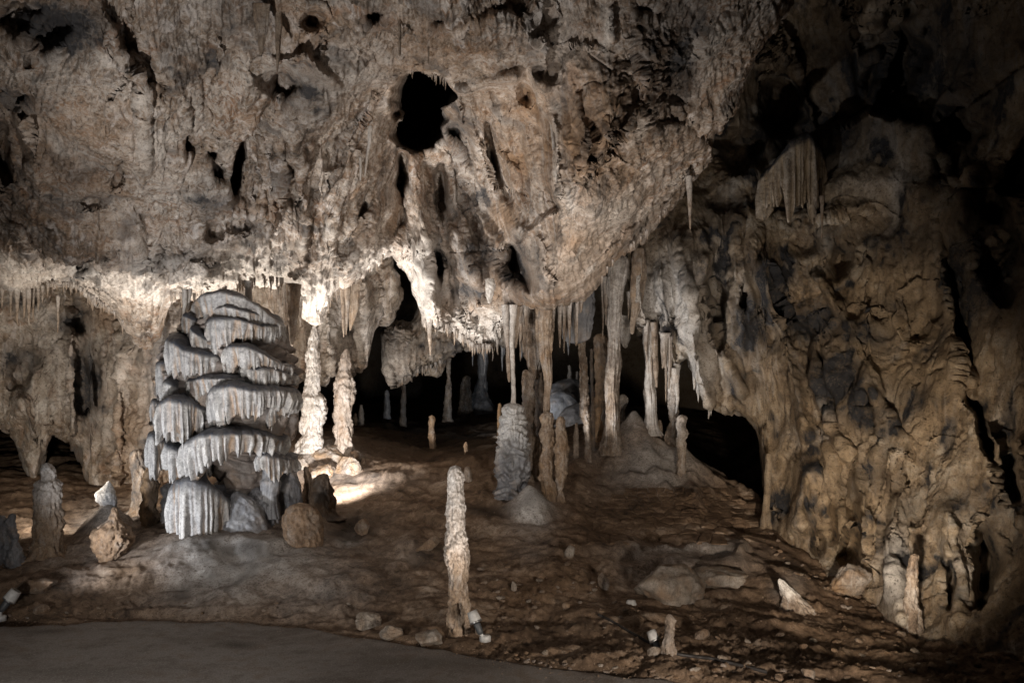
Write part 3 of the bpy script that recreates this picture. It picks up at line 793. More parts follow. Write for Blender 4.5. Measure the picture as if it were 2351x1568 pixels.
hang_sheet('cave_wall', 'ochre and black stained rock wall closing the right side', 1290, 2560, 3.1, -170, VBR, RW, 415, M_WALL, curl=0.5, curl_px=40, fold=2.0, jag=6,
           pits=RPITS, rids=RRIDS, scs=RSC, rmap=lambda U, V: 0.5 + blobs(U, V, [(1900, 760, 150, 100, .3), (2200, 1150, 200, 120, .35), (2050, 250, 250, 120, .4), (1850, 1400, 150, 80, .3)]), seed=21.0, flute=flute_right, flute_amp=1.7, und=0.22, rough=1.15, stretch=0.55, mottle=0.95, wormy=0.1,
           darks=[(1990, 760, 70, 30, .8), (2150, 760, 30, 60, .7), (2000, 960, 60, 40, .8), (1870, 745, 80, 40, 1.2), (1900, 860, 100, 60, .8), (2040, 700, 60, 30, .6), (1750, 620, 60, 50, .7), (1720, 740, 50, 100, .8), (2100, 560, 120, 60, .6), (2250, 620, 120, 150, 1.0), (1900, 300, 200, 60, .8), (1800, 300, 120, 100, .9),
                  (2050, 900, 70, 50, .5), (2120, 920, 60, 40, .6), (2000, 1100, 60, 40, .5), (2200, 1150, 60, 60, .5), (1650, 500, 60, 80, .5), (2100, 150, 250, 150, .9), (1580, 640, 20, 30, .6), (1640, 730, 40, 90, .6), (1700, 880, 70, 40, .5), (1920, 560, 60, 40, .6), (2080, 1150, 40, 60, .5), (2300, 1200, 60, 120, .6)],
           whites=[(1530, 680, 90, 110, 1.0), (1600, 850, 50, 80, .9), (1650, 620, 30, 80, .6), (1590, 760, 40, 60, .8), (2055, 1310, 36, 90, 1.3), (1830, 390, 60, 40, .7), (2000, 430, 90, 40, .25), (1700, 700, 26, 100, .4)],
           ochres=[(2080, 800, 160, 180, .8), (1900, 1050, 150, 120, .6), (1950, 1200, 60, 90, .9), (1590, 740, 9, 60, .9), (2100, 400, 200, 100, .5)])

# left rear wall under the low ceiling, with arches open to the dark
VBL = [(-170, 950), (0, 965), (30, 985), (55, 1060), (78, 1120), (95, 1050), (120, 1000), (160, 1010), (185, 1060), (205, 1120), (210, 1240), (230, 1300), (640, 1300), (652, 1000), (662, 850), (700, 880), (716, 880), (728, 860), (745, 880), (765, 850), (790, 870), (815, 860), (838, 845), (850, 770), (862, 735), (880, 725), (910, 640)]
LW = [(-170, 600, 10.6), (0, 650, 11.0), (0, 900, 11.3), (200, 700, 11.3), (200, 1000, 11.2), (300, 800, 10.9), (300, 1150, 10.7), (400, 800, 10.7), (450, 1100, 10.8), (550, 800, 11.2), (620, 900, 11.3), (680, 800, 11.4), (720, 650, 11.3), (780, 800, 11.5), (850, 700, 11.6), (900, 500, 11.8), (500, 500, 11), (0, 500, 11)]


def flute_left(U, V):
    return U + 8 * perlin(U / 60, V / 80, 14.0), blobs(U, V, [(300, 950, 260, 300, .8), (100, 850, 100, 150, .6), (790, 760, 90, 150, 1.0), (680, 720, 60, 120, .9)])


hang_sheet('cave_wall', 'pale fluted rear wall behind the tiered flowstone', -170, 905, 2.8, 470, VBL, LW, 260, M_BACK, curl=0.35, curl_px=40, fold=1.5, jag=6,
           pits=[(350, 700, 16, 50, 0, .3), (190, 880, 22, 90, 0, .3), (75, 690, 20, 14, 0, .15), (170, 745, 26, 24, 0, .35), (450, 700, 20, 60, 0, .6), (410, 900, 14, 160, .1, .25), (50, 850, 40, 60, .3, .3), (660, 760, 20, 40, 0, .4), (225, 860, 12, 60, 0, .25)],
           rids=[([(160, 720), (162, 900), (165, 1000)], 9, .2), ([(275, 880), (300, 780), (350, 745)], 12, .12), ([(40, 900), (75, 1000)], 14, .2), ([(270, 900), (265, 1150)], 8, .12), ([(750, 700), (765, 860)], 18, .25), ([(835, 650), (838, 840)], 14, .2), ([(330, 800), (345, 1150)], 26, .12), ([(695, 700), (700, 860)], 14, .2), ([(345, 690), (335, 830)], 12, .3)],
           seed=44.0, flute=flute_left, flute_amp=0.8, rough=0.75,
           darks=[(170, 745, 36, 30, .9), (200, 880, 40, 110, .9), (60, 690, 40, 30, .6), (350, 900, 30, 200, .4), (50, 820, 50, 50, .5), (800, 760, 10, 14, .9)],
           whites=[(380, 850, 60, 120, .7), (790, 740, 70, 100, .8), (130, 820, 60, 80, .4), (270, 850, 50, 80, .4)], ochres=[(330, 1000, 120, 200, .5), (250, 720, 70, 50, .5)])

# grey curtain hanging behind the middle arch
hang_sheet('cave_wall', 'grey rock curtain hanging behind the middle arch', 872, 1180, 2.8, 640,
           [(872, 760), (884, 850), (900, 886), (915, 886), (940, 865), (985, 852), (1015, 838), (1035, 815), (1050, 800), (1080, 800), (1180, 790)],
           [(872, 740, 13.2), (900, 860, 12.8), (950, 780, 12.9), (1040, 760, 13.2), (1180, 780, 13.4), (950, 600, 13.6), (1180, 600, 13.2)], 90, M_BACK, curl=0.5, curl_px=40, fold=1.6, jag=6,
           seed=63.0, flute=lambda U, V: (U, U * 0 + 0.8), top_fold=True, vtop_pts=[(872, 760), (890, 735), (925, 738), (948, 745), (965, 700), (990, 640), (1180, 640)],
           whites=[(910, 830, 40, 60, .5)], darks=[(1000, 800, 60, 20, .4)], rough=0.8)

# far end of the cave: a closed dark shell
def shell():
    th = np.linspace(-1.25, 1.25, 150, dtype=F32)[None]
    ph = np.linspace(-0.12, 1.45, 90, dtype=F32)[:, None]
    R = 26 + 1.2 * perlin(th * 5 + 3, ph * 5, 1.0) + 0.5 * perlin(th * 14, ph * 12, 4.0)
    X = R * np.sin(th) * np.cos(ph); Y = R * np.cos(th) * np.cos(ph); Z = R * np.sin(ph) * 0.55 - 0.2 + 0 * th
    P = np.stack([X, Y, Z], -1)
    tag(grid_obj('cave_wall', P, M_WALL, np.stack([Z * 0 + 0.0, Z * 0 + 0.4, Z * 0 + 0.2], -1)), 'dark far end wall of the cave seen through the openings', kind='structure')


shell()


# ------------------------------------------------------------------ dripstone forms (columns, stalagmites, stalactites)
def form(name, prof, Y, mat, label=None, cat=None, group=None, parent=None, style='lumpy', seed=None, cu=None, amp=1.0, step=2.5,
         tone=None, taper_top=True, taper_bot=False, flat=1.0, tiers=0.0, tier_px=14.0, white_top=0.0, dark=0.0, ochre=0.0, dark_side=0.0, minseg=14):
    """prof: list of (u, v, half width px) from top to bottom, in the frame at distance Y"""
    if seed is None:
        seed = (sum(p[0] * 3.1 + p[1] for p in prof) * 0.137) % 97
    if taper_top and not taper_bot and parent is None and cat != 'stalactite':
        ub, vbt, hb = prof[-1]
        if 4.5 < Y < 26:
            vg = VH - (ground_z(ub, Y) - 0.05) / Y * FP
            if vg > vbt: prof = list(prof) + [(ub, vg, hb * 1.25)]
    us, vs_, hs_ = map(np.array, zip(*prof))
    L = vs_[-1] - vs_[0]
    n = max(6, int(L / step))
    n = min(n, 260)
    v = np.linspace(vs_[0], vs_[-1], n)
    u = np.interp(v, vs_, us); h = np.interp(v, vs_, hs_)
    k = F32(Y / FP)
    mx = float(np.max(hs_))
    seg = int(np.clip(2 * pi * mx / 2.0, minseg, 96))
    th = np.linspace(0, 2 * pi, seg, endpoint=False)
    r = (h * k)[:, None] * np.ones(seg)[None]
    z = ((VH - v) * k)[:, None] * np.ones(seg)[None]
    xc = ((u - CU) * k)[:, None]
    ct, st_ = np.cos(th)[None], np.sin(th)[None]
    m = mx * k
    fx = ct * (h * k)[:, None] ; fy = st_ * (h * k)[:, None]
    sx = seed * 3.7
    q = 1.0
    if style in ('lumpy', 'tiered', 'pitted', 'ribbed'):
        f1 = 1.0 / max(m * 1.3, 0.02)
        q = 1 + amp * (0.42 * fbm(fx * f1 + sx, fy * f1, z * f1 * 0.9, 3) + 0.30 * (fbm(fx * f1 * 2.6 + sx, fy * f1 * 2.6, z * f1 * 1.3, 4, 0.6, kind='b') - 0.1))
        fine = fbm((fx + sx) * 45, fy * 45, z * 40, 2)
        q = q + 0.012 * fine / np.maximum(h * k, 0.012)[:, None]
    if style == 'ribbed':
        ph = (z + 0.25 * m * perlin(fx / m * 1.2 + sx, fy / m * 1.2, z / m * .5)) / (tier_px * k)
        fr = ph - np.floor(ph)
        q = q + 0.20 * amp * (0.5 + 0.5 * perlin(fx / m + sx, fy / m, z / m) * 2) * (np.sqrt(np.clip(1 - (2 * fr - 1) ** 2, 0, 1)) - 0.7)
    if style == 'ribbed':
        q = q - 0.20 * sstep(0.22, 0.5, perlin((fx + sx) * 42, fy * 42, z * 13))
    if style == 'pitted':
        pt = perlin((fx + sx) * 30, fy * 30, z * 17)
        q = q - 0.26 * amp * sstep(0.10, 0.34, pt)
    if style == 'tiered':
        ph = (z + 0.95 * m * perlin(fx / m * 1.1 + sx, fy / m * 1.1, z / m * 0.8)) / (tier_px * k)
        fr = 1 - (ph - np.floor(ph))     # 0 at a tier's top, 1 at its foot
        prf = sstep(0.0, 0.22, fr) * (1 - 0.75 * sstep(0.25, 1.0, fr))
        fl = perlin(th[None] * mx / 3.2 + sx, z / (tier_px * k) * 0.25, seed + np.floor(ph) * 3.3)
        q = q + amp * (0.30 * prf - 0.12 + 0.20 * (2.4 * np.abs(fl) - .7) * sstep(0.15, 0.7, fr))
    if style in ('fluted', 'smooth'):
        a = 0.16 if style == 'fluted' else 0.05
        fl = perlin(ct * mx / 5.0 + sx, st_ * mx / 5.0, z * 1.5) + 0.5 * perlin(ct * mx / 2.2 + sx, st_ * mx / 2.2, z * 3)
        q = 1 + amp * (a * (2.6 * np.abs(fl) - 0.6) + 0.35 * fbm(fx / m * .7 + sx, fy / m * .7, z / m * .35, 3) + 0.10 * perlin(sx, ct, z * 6) + 0.08 * perlin(sx, ct * 2, z * 19))
    if taper_top and not taper_bot and parent is None:
        tt_ = np.linspace(0, 1, n)
        q = q * (1 + 0.45 * np.clip((tt_ - 0.86) / 0.14, 0, 1) ** 2)[:, None]
    r = r * q
    if taper_top:
        s = np.clip((v - vs_[0]) / max(3.0, 0.7 * hs_[0]), 0, 1)
        r = r * np.sqrt(np.clip(1 - (1 - s) ** 2, 0.0, 1))[:, None]
    if taper_bot:
        s = np.clip((vs_[-1] - v) / max(3.0, 0.7 * hs_[-1]), 0, 1)
        r = r * np.sqrt(np.clip(1 - (1 - s) ** 2, 0.0, 1))[:, None]
    wob = 0.10 * m * perlin(z / m * 0.35, sx, 0.5)
    X = xc + wob + r * ct
    Yp = Y + r * st_ * flat
    P = np.stack([X, Yp, z], -1)
    P = np.concatenate([P[:1] * 0 + P[:1].mean(1, keepdims=True), P, P[-1:] * 0 + P[-1:].mean(1, keepdims=True)], 0)
    zz = P[..., 2]
    tt = (P[0, 0, 2] - zz) / max(1e-6, (P[0, 0, 2] - P[-1, 0, 2]))
    nn = fbm(P[..., 0] * 6 + sx, P[..., 1] * 6, P[..., 2] * 6, 3)
    W_ = white_top * (1 - sstep(0.15, 0.7, tt + 0.3 * nn)) + 0.3 * sstep(0.1, 0.5, nn)
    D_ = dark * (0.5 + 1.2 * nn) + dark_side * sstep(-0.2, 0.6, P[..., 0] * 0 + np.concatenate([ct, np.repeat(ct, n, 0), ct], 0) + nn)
    O_ = ochre + 0.3 * sstep(0.1, 0.5, -nn)
    base = at(us[-1], vs_[-1], Y)
    o = grid_obj(name, P, mat, np.stack([W_, D_, O_], -1), wrap=True, parent=parent, base=base)
    if parent is None:
        tag(o, label, cat, group)
    return o


def SG(name, label, prof, Y, mat, **k):      # a stalagmite standing on the floor
    return form(name, prof, Y, mat, label, 'stalagmite', **k)


def SC(name, label, prof, Y, mat, **k):      # a stalactite hanging from the rock
    k.setdefault('taper_top', False)
    k.setdefault('taper_bot', True)
    return form(name, prof, Y, mat, label, 'stalactite', **k)


# --- left side
SG('stalagmite', 'tall ribbed beige stalagmite with a small white cap at the left of the scene',
   [(107, 1062, 8), (110, 1075, 14), (113, 1098, 16), (114, 1108, 26), (112, 1125, 31), (110, 1160, 31), (112, 1200, 31), (110, 1240, 33), (108, 1262, 38), (106, 1290, 42)], 7.6, M_TAN, style='ribbed', tier_px=24, white_top=.5, seed=3, amp=1.0, ochre=.4)
SG('stalagmite', 'small knobbly grey stalagmite near the left edge, left of the tall ribbed one',
   [(28, 1178, 7), (24, 1195, 11), (26, 1215, 10), (34, 1228, 9), (36, 1245, 8), (36, 1262, 14), (36, 1285, 20)], 7.4, M_GREY, style='lumpy', dark=.3)
SG('stalagmite', 'squat blue grey stalagmite cut off by the left edge of the picture',
   [(0, 1182, 10), (-5, 1200, 20), (-6, 1230, 28), (-8, 1280, 40)], 7.5, M_GREY, style='lumpy', dark=.5)
SG('stalagmite', 'small pointed stalagmite whose knobbly pale head sits on a smooth grey cone',
   [(249, 1104, 3), (249, 1110, 5), (247, 1118, 12), (243, 1132, 22), (246, 1148, 24), (250, 1158, 18), (248, 1168, 16), (248, 1185, 22)], 8.3, M_GREY, style='pitted', seed=12, white_top=.8, amp=.4)
SG('stalagmite', 'brown beehive shaped stalagmite with a blunt nipple top and pitted lower face',
   [(262, 1164, 5), (263, 1178, 10), (262, 1192, 14), (260, 1202, 27), (257, 1214, 39), (254, 1230, 46), (252, 1248, 46), (250, 1265, 38), (248, 1282, 24), (248, 1295, 16)], 7.45, M_BROWN, style='pitted', amp=.7, ochre=.5)
SG('stalagmite', 'orange brown stacked stalagmite just left of the grey flowstone foot',
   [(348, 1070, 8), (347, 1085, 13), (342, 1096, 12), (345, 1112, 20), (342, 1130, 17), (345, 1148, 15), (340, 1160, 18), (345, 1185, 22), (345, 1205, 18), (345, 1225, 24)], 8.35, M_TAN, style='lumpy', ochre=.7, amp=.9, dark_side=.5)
SG('stalagmite', 'dark grey banded stalagmite standing behind the orange brown one',
   [(322, 1030, 14), (320, 1045, 20), (322, 1070, 22), (326, 1095, 20), (326, 1130, 22), (326, 1160, 26)], 9.1, M_TAN, style='lumpy', dark=.9)
SG('stalagmite', 'round brown ball shaped stalagmite at the right foot of the flowstone',
   [(692, 1153, 4), (693, 1160, 24), (694, 1170, 36), (694, 1186, 44), (695, 1205, 47), (696, 1230, 46), (700, 1252, 38), (704, 1264, 28), (704, 1272, 10)], 7.75, M_BROWN, style='pitted', amp=.45, ochre=.3)
SG('stalagmite', 'dark brown lump in shadow behind the round ball shaped stalagmite',
   [(742, 1086, 8), (738, 1100, 18), (735, 1125, 26), (738, 1150, 28), (745, 1185, 30)], 8.75, M_BROWN, style='lumpy', dark=.5, amp=1.2)
SG('stalagmite', 'thin unlit stub in front of the brightly lit rock mound',
   [(702, 1070, 5), (704, 1085, 7), (706, 1100, 9), (708, 1125, 12), (710, 1160, 18)], 8.9, M_BROWN, style='lumpy', dark=.3)

# --- the brightly lit pair and the mound they stand on
SG('stalagmite', 'tall bright white stalagmite on the left of the lit pair, nearly touching the ceiling',
   [(722, 742, 3), (721, 755, 7), (720, 775, 11), (718, 800, 14), (717, 860, 16), (717, 900, 18), (719, 912, 26), (718, 935, 29), (719, 955, 25), (717, 975, 25), (718, 1000, 24), (715, 1012, 26), (714, 1040, 24)], 10.5, M_WHITE, style='ribbed', tier_px=22, seed=11, amp=1.0)
SG('stalagmite', 'bright spindle shaped stalagmite on the right of the lit pair',
   [(795, 799, 3), (793, 812, 8), (791, 825, 12), (791, 838, 15), (790, 850, 14), (789, 870, 20), (790, 895, 26), (790, 920, 24), (788, 945, 20), (790, 975, 20), (788, 1000, 20), (788, 1030, 20)], 10.6, M_WHITE, style='lumpy', seed=13, amp=1.2, ochre=.4)
SG('stalagmite', 'tiny pale stub on the floor right of the lit mound', [(834, 1050, 3), (834, 1060, 5), (834, 1080, 7)], 10.4, M_TAN)

# --- small ones on the middle floor
SG('stalagmite', 'small lone candle shaped stalagmite on the open brown floor of the middle',
   [(992, 953, 6), (992, 965, 9), (990, 978, 6), (992, 1000, 8), (993, 1020, 8), (993, 1045, 9)], 11.9, M_TAN, seed=5, ochre=.5)
SG('stalagmite', 'smallest pencil thin stalagmite in front of the lone candle shaped one', [(1070, 1014, 3), (1069, 1024, 5), (1070, 1040, 4), (1071, 1055, 5), (1071, 1072, 6)], 10.9, M_TAN, ochre=.5)
SG('stalagmite', 'short pale stub directly behind the tip of the tall foreground stalagmite', [(1073, 1070, 6), (1075, 1090, 9), (1076, 1120, 14)], 9.6, M_TAN)

# --- tall foreground stalagmite
SG('stalagmite', 'tall foreground stalagmite with glossy white upper half and brown foot beside a lamp',
   [(1046, 1068, 9), (1046, 1078, 15), (1047, 1092, 19), (1046, 1115, 20), (1046, 1150, 20), (1046, 1185, 23), (1048, 1215, 22), (1048, 1240, 26), (1048, 1262, 28), (1050, 1285, 30), (1052, 1300, 25), (1053, 1335, 22), (1054, 1375, 23), (1055, 1410, 26), (1054, 1440, 23), (1054, 1480, 24)],
   5.9, M_TAN, style='ribbed', tier_px=44, white_top=.55, seed=23, amp=.62, ochre=.3, step=2.0)

# --- middle group
SG('stalagmite', 'thick grey tiered stalagmite standing under the thin white stalactite',
   [(1178, 924, 14), (1178, 934, 21), (1176, 960, 25), (1176, 990, 28), (1177, 1020, 32), (1178, 1060, 34), (1178, 1095, 35), (1178, 1112, 30), (1178, 1130, 34)], 9.3, M_GREY, style='tiered', tier_px=22, seed=8, dark=.2, amp=1.1, white_top=.9)
SC('stalactite', 'long thin white stalactite reaching down onto the thick grey tiered stalagmite',
   [(1179, 700, 9), (1177, 730, 7), (1176, 790, 5.5), (1178, 860, 5), (1179, 900, 5), (1179, 930, 7)], 9.3, M_WHITE, style='smooth', taper_bot=False)
SC('stalactite', 'thin tan stalactite just left of the long white one',
   [(1160, 700, 9), (1162, 740, 7), (1166, 800, 5), (1168, 850, 4.5), (1169, 878, 3)], 9.35, M_TAN, style='smooth', white_top=.5)
SC('stalactite', 'slim tan stalactite tucked against the right of the long white one', [(1187, 700, 8), (1186, 760, 6), (1184, 800, 2)], 9.4, M_TAN, style='fluted')
SG('column', 'rough tan column rising behind the thick grey tiered stalagmite',
   [(1208, 848, 6), (1212, 860, 12), (1211, 890, 14), (1214, 930, 15), (1213, 970, 14), (1216, 1010, 17), (1214, 1050, 16), (1216, 1110, 20)], 9.7, M_TAN, style='lumpy', dark=.3, seed=31)
SC('stalactite', 'bunch of fused tan stalactites with ragged ends left of the broad fused one',
   [(1220, 705, 20), (1222, 750, 21), (1222, 800, 20), (1224, 840, 13), (1228, 872, 4)], 9.9, M_TAN, style='fluted', amp=1.6)
SC('stalactite', 'broad fused stalactite tapering to a stem that joins the brown column below',
   [(1248, 700, 20), (1250, 740, 18), (1252, 800, 13), (1255, 850, 10), (1256, 900, 7), (1256, 955, 6)], 9.35, M_TAN, style='fluted', amp=1.4, taper_bot=False, ochre=.2)
SG('column', 'lumpy brown column standing under the broad fused stalactite',
   [(1256, 945, 10), (1253, 958, 16), (1256, 975, 13), (1254, 995, 17), (1256, 1025, 14), (1254, 1060, 15), (1252, 1095, 17), (1262, 1130, 19), (1266, 1160, 22), (1268, 1185, 24)], 9.25, M_TAN, style='lumpy', ochre=.3, seed=37)
SG('stalagmite', 'yellowish spindle stalagmite tapering to a point at its foot, right of the brown column',
   [(1287, 955, 6), (1287, 968, 10), (1288, 990, 13), (1290, 1025, 16), (1289, 1060, 16), (1289, 1085, 14), (1287, 1105, 11), (1287, 1128, 5), (1287, 1150, 10)], 9.2, M_TAN, style='lumpy', ochre=.35, seed=41)
SG('column', 'dark slender pillar filling the gap between grey stalagmite and brown column', [(1236, 850, 8), (1238, 900, 10), (1236, 980, 10), (1234, 1040, 8), (1236, 1120, 10)], 10.1, M_TAN, style='lumpy', dark=.4)
SG('column', 'slim ribbed column from ceiling to floor right of the spindle stalagmite',
   [(1337, 755, 5), (1336, 775, 8), (1338, 820, 9), (1340, 870, 10), (1341, 920, 10), (1343, 950, 12), (1348, 975, 9), (1349, 1000, 7)], 10.4, M_TAN, style='ribbed', tier_px=14, seed=43)
SG('column', 'very thin dark column beside the slim ribbed one', [(1357, 800, 3), (1358, 850, 4), (1360, 900, 3.5), (1361, 965, 5)], 10.6, M_TAN, style='lumpy', dark=.7)
SG('column', 'greenish yellow rough column in shade behind the broad fluted column', [(1380, 765, 16), (1382, 800, 18), (1384, 850, 19), (1384, 900, 18), (1384, 955, 20)], 11.4, M_TAN, style='lumpy', ochre=.5, dark=.3)
SG('column', 'broad fluted column with smooth pale front reaching the floor beside the pointed mound',
   [(1418, 585, 24), (1414, 640, 20), (1412, 700, 17), (1410, 770, 13), (1408, 830, 15), (1407, 880, 16), (1408, 930, 14), (1407, 955, 14), (1404, 985, 16)], 10.6, M_TAN, style='fluted', seed=47, white_top=.5)
SG('stalagmite', 'small orange knobbly stub between the slim ribbed and broad fluted columns', [(1375, 933, 5), (1375, 945, 7), (1373, 958, 6), (1374, 975, 9)], 11.0, M_TAN, ochre=.8)
SG('column', 'smooth bluish white column right of the black gap', [(1490, 745, 9), (1488, 770, 11), (1491, 830, 10), (1492, 880, 11), (1493, 930, 12), (1494, 985, 14)], 10.9, M_WHITE, style='fluted', seed=53, dark=.3)
SC('stalactite', 'smooth tan stalactite clinging to the right of the bluish white column', [(1502, 740, 9), (1503, 800, 7), (1506, 860, 5), (1508, 890, 2)], 10.8, M_TAN, style='smooth')
SG('column', 'ragged two stemmed column behind the knobbly stalagmite on the mound slope', [(1540, 850, 8), (1542, 890, 11), (1545, 930, 12), (1546, 970, 10), (1540, 1000, 12)], 11.0, M_TAN, style='lumpy', white_top=.6, amp=1.3)
SC('stalactite', 'curved pale stalactite at the right edge of the ragged two stemmed column', [(1548, 845, 10), (1552, 880, 7), (1556, 915, 4), (1552, 950, 2)], 10.9, M_WHITE, style='smooth')
SG('stalagmite', 'knobbly grey stalagmite standing on the right slope of the pointed mound',
   [(1565, 952, 10), (1566, 962, 13), (1563, 978, 11), (1568, 995, 13), (1564, 1015, 10), (1566, 1045, 10), (1564, 1075, 11), (1562, 1100, 14)], 10.2, M_TAN, style='lumpy', seed=59, white_top=.3, dark=.2)
SG('stalagmite', 'small dark stub behind the saddle of the pointed mound', [(1514, 963, 5), (1515, 980, 7), (1515, 1010, 9)], 11.3, M_TAN, dark=.2)

# --- right
SG('stalagmite', 'short bent brown stalagmite at the lower right beside a lamp head',
   [(1536, 1409, 7), (1539, 1425, 12), (1537, 1445, 11), (1536, 1462, 10), (1533, 1475, 14), (1534, 1495, 17), (1537, 1515, 14), (1539, 1540, 10)], 5.35, M_TAN, style='lumpy', seed=71, dark=.3)
SG('column', 'narrow pale pillar standing against the wall right of the black passage', [(1764, 1040, 6), (1766, 1060, 8), (1762, 1110, 7), (1760, 1150, 8), (1758, 1225, 14)], 9.3, M_WALL, style='smooth', dark=.3)
SG('stalagmite', 'rough narrow pillar foot at the base of the right wall', [(2098, 1270, 8), (2095, 1320, 12), (2092, 1380, 16), (2094, 1430, 22), (2096, 1490, 30)], 6.65, M_TAN, style='lumpy', amp=1.3)
SG('stalagmite', 'white tipped stub leaning on the right hand slope', [(1788, 1328, 7), (1798, 1342, 13), (1812, 1362, 20), (1828, 1390, 30)], 6.95, M_TAN, style='lumpy', white_top=.8, dark=.2, amp=1.3)

# --- far chamber
SG('column', 'dim bluish column with wide foot in the far chamber', [(1112, 790, 10), (1110, 830, 13), (1108, 870, 11), (1104, 900, 20), (1102, 935, 34)], 17.5, M_GREY, style='lumpy', step=3)
SG('stalagmite', 'dim brown ribbed stalagmite left of the far bluish column', [(1073, 862, 7), (1071, 880, 12), (1070, 905, 14), (1070, 940, 16)], 17.0, M_TAN, style='ribbed', tier_px=8)
SG('column', 'thin far column hanging under the grey rock curtain', [(1032, 800, 6), (1030, 840, 5), (1030, 870, 4), (1029, 890, 7), (1028, 935, 9)], 14.8, M_TAN, style='lumpy')
SG('stalagmite', 'faint thin pillar left of the thin far column', [(926, 880, 5), (926, 910, 6), (925, 955, 7)], 14.5, M_TAN, dark=.4)
SG('stalagmite', 'small pale far stalagmite, tallest of three beside the right bright stalagmite', [(829, 928, 3), (829, 940, 5), (829, 965, 7)], 14.0, M_WHITE)
SG('stalagmite', 'small pale far stalagmite, lowest of three beside the right bright stalagmite', [(816, 948, 3), (816, 956, 4), (816, 970, 5)], 13.8, M_TAN)
SG('stalagmite', 'faint pale far stalagmite under the left arch end of the curtain', [(888, 895, 4), (888, 910, 6), (888, 945, 8)], 15.5, M_GREY)
SG('stalagmite', 'tiny white far stalagmite on the grey boulder slope', [(1307, 838, 3), (1308, 850, 4), (1308, 872, 6)], 16.0, M_WHITE)
SG('stalagmite', 'second tiny white far stalagmite, lower and right of the first', [(1325, 852, 3), (1325, 862, 4), (1325, 878, 5)], 16.2, M_WHITE)
for k, (a, b, c, h, lb) in enumerate([(1310, 868, 985, 70, 'largest grey boulder on the far slope between the columns'), (1285, 895, 985, 50, 'left grey boulder low on the far slope between the columns'), (1330, 925, 990, 60, 'flat grey slab at the foot of the far boulder slope')]):
    SG('boulder', lb, [(a, b, h * .3), (a, b + 12, h * .6), (a, b + 30, h * .85), (a, c, h)], 14.2 - k * 0.9, M_GREY, style='lumpy', amp=.7, flat=.7, dark=.4)['category'] = 'boulder'
SG('stalagmite', 'reddish pale stub half hidden left of the thick grey tiered stalagmite', [(1148, 925, 4), (1147, 945, 5), (1147, 975, 5)], 11.5, M_TAN, ochre=.9)
SG('stalagmite', 'tiny brown stub on the ledge right of the spindle stalagmite', [(1323, 970, 3), (1323, 982, 4), (1323, 1000, 6)], 10.6, M_TAN)
SC('stalactite', 'pale knob hanging in the black gap beside the broad fluted column', [(1430, 725, 12), (1434, 750, 15), (1434, 775, 13), (1436, 800, 3)], 11.2, M_WHITE, style='lumpy')
SG('stalagmite', 'low pale fan shaped form in the dark between the right columns', [(1430, 905, 10), (1430, 920, 13), (1426, 945, 8), (1426, 975, 10)], 11.8, M_TAN, white_top=.4)
SC('stalactite', 'leaf shaped pinkish stalactite under the dark notch of the ceiling', [(1466, 570, 12), (1466, 630, 16), (1461, 690, 13), (1455, 730, 8), (1452, 768, 3)], 10.6, M_TAN, style='fluted', ochre=.1, flat=.6)

# --- hanging forms
SC('stalactite', 'thick tapering stalactite with pale pointed tip hanging right of the flowstone top',
   [(672, 652, 15), (674, 670, 14), (672, 710, 12), (670, 745, 9), (670, 775, 6), (671, 795, 2)], 9.35, M_TAN, style='fluted', white_top=.0)
SC('stalactite', 'single long spike hanging from the bright lip left of the middle group', [(984, 715, 12), (986, 745, 6), (987, 780, 4.5), (988, 817, 1.5)], 10.2, M_TAN, style='smooth', white_top=.5)
SC('stalactite', 'left of two long needles above the bright spindle stalagmite', [(785, 655, 7), (788, 700, 5), (789, 750, 3.5), (789, 775, 1)], 10.0, M_TAN, style='smooth')
SC('stalactite', 'right of two long needles above the bright spindle stalagmite', [(796, 655, 8), (798, 700, 5), (796, 745, 3), (795, 770, 1)], 9.95, M_TAN, style='smooth')
SC('drapery', 'greenish fin shaped curtain beside the two long needles', [(812, 650, 15), (812, 700, 12), (808, 735, 6), (804, 760, 1.5)], 10.1, M_TAN, style='fluted', ochre=.1, flat=.4)['category'] = 'drapery'
SC('stalactite', 'thin white straight column between ceiling and left shoulder of the flowstone', [(424, 664, 6), (424, 700, 4.5), (421, 740, 3.5), (421, 782, 4)], 8.35, M_WHITE, style='smooth', taper_bot=False)
SC('stalactite', 'short white twin stalactite beside the straight white column', [(436, 664, 6), (434, 690, 4), (432, 712, 1.5)], 8.4, M_WHITE, style='smooth')
SC('stalactite', 'short bluish stalactite touching the crown of the flowstone', [(571, 645, 9), (571, 665, 7), (572, 695, 8)], 8.4, M_WHITE, style='smooth', taper_bot=False, dark=.2)
SC('stalactite', 'long slender stalactite hanging from the top edge at the left centre', [(637, -60, 10), (639, 0, 8), (640, 60, 7), (638, 120, 5), (637, 168, 1.5)], 6.0, M_TAN, style='fluted')
SC('stalactite', 'long thin straight stalactite hanging from the top edge near the middle', [(917, -60, 4.5), (918, 0, 4), (918, 60, 3.6), (918, 130, 3)], 6.1, M_TAN, style='smooth')
SC('stalactite', 'hair thin short stalactite right of the long straight one at the top', [(985, 30, 4), (984, 90, 3), (984, 150, 1)], 6.4, M_TAN, style='smooth')
SC('stalactite', 'pale stalactite hanging free at the right edge of the ceiling lobe', [(1582, 405, 9), (1583, 440, 6), (1584, 485, 4), (1585, 528, 1.5)], 8.1, M_TAN, style='smooth', white_top=.5)
SC('stalactite', 'thin stalactite hanging under the ledge on the right wall', [(1888, 450, 6), (1887, 490, 3.5), (1887, 548, 1.5)], 9.5, M_TAN, style='smooth')
SC('stalactite', 'slender stalactite flat against the upper left ceiling', [(108, 200, 4), (108, 230, 3), (109, 262, 1)], 6.2, M_TAN, style='smooth')
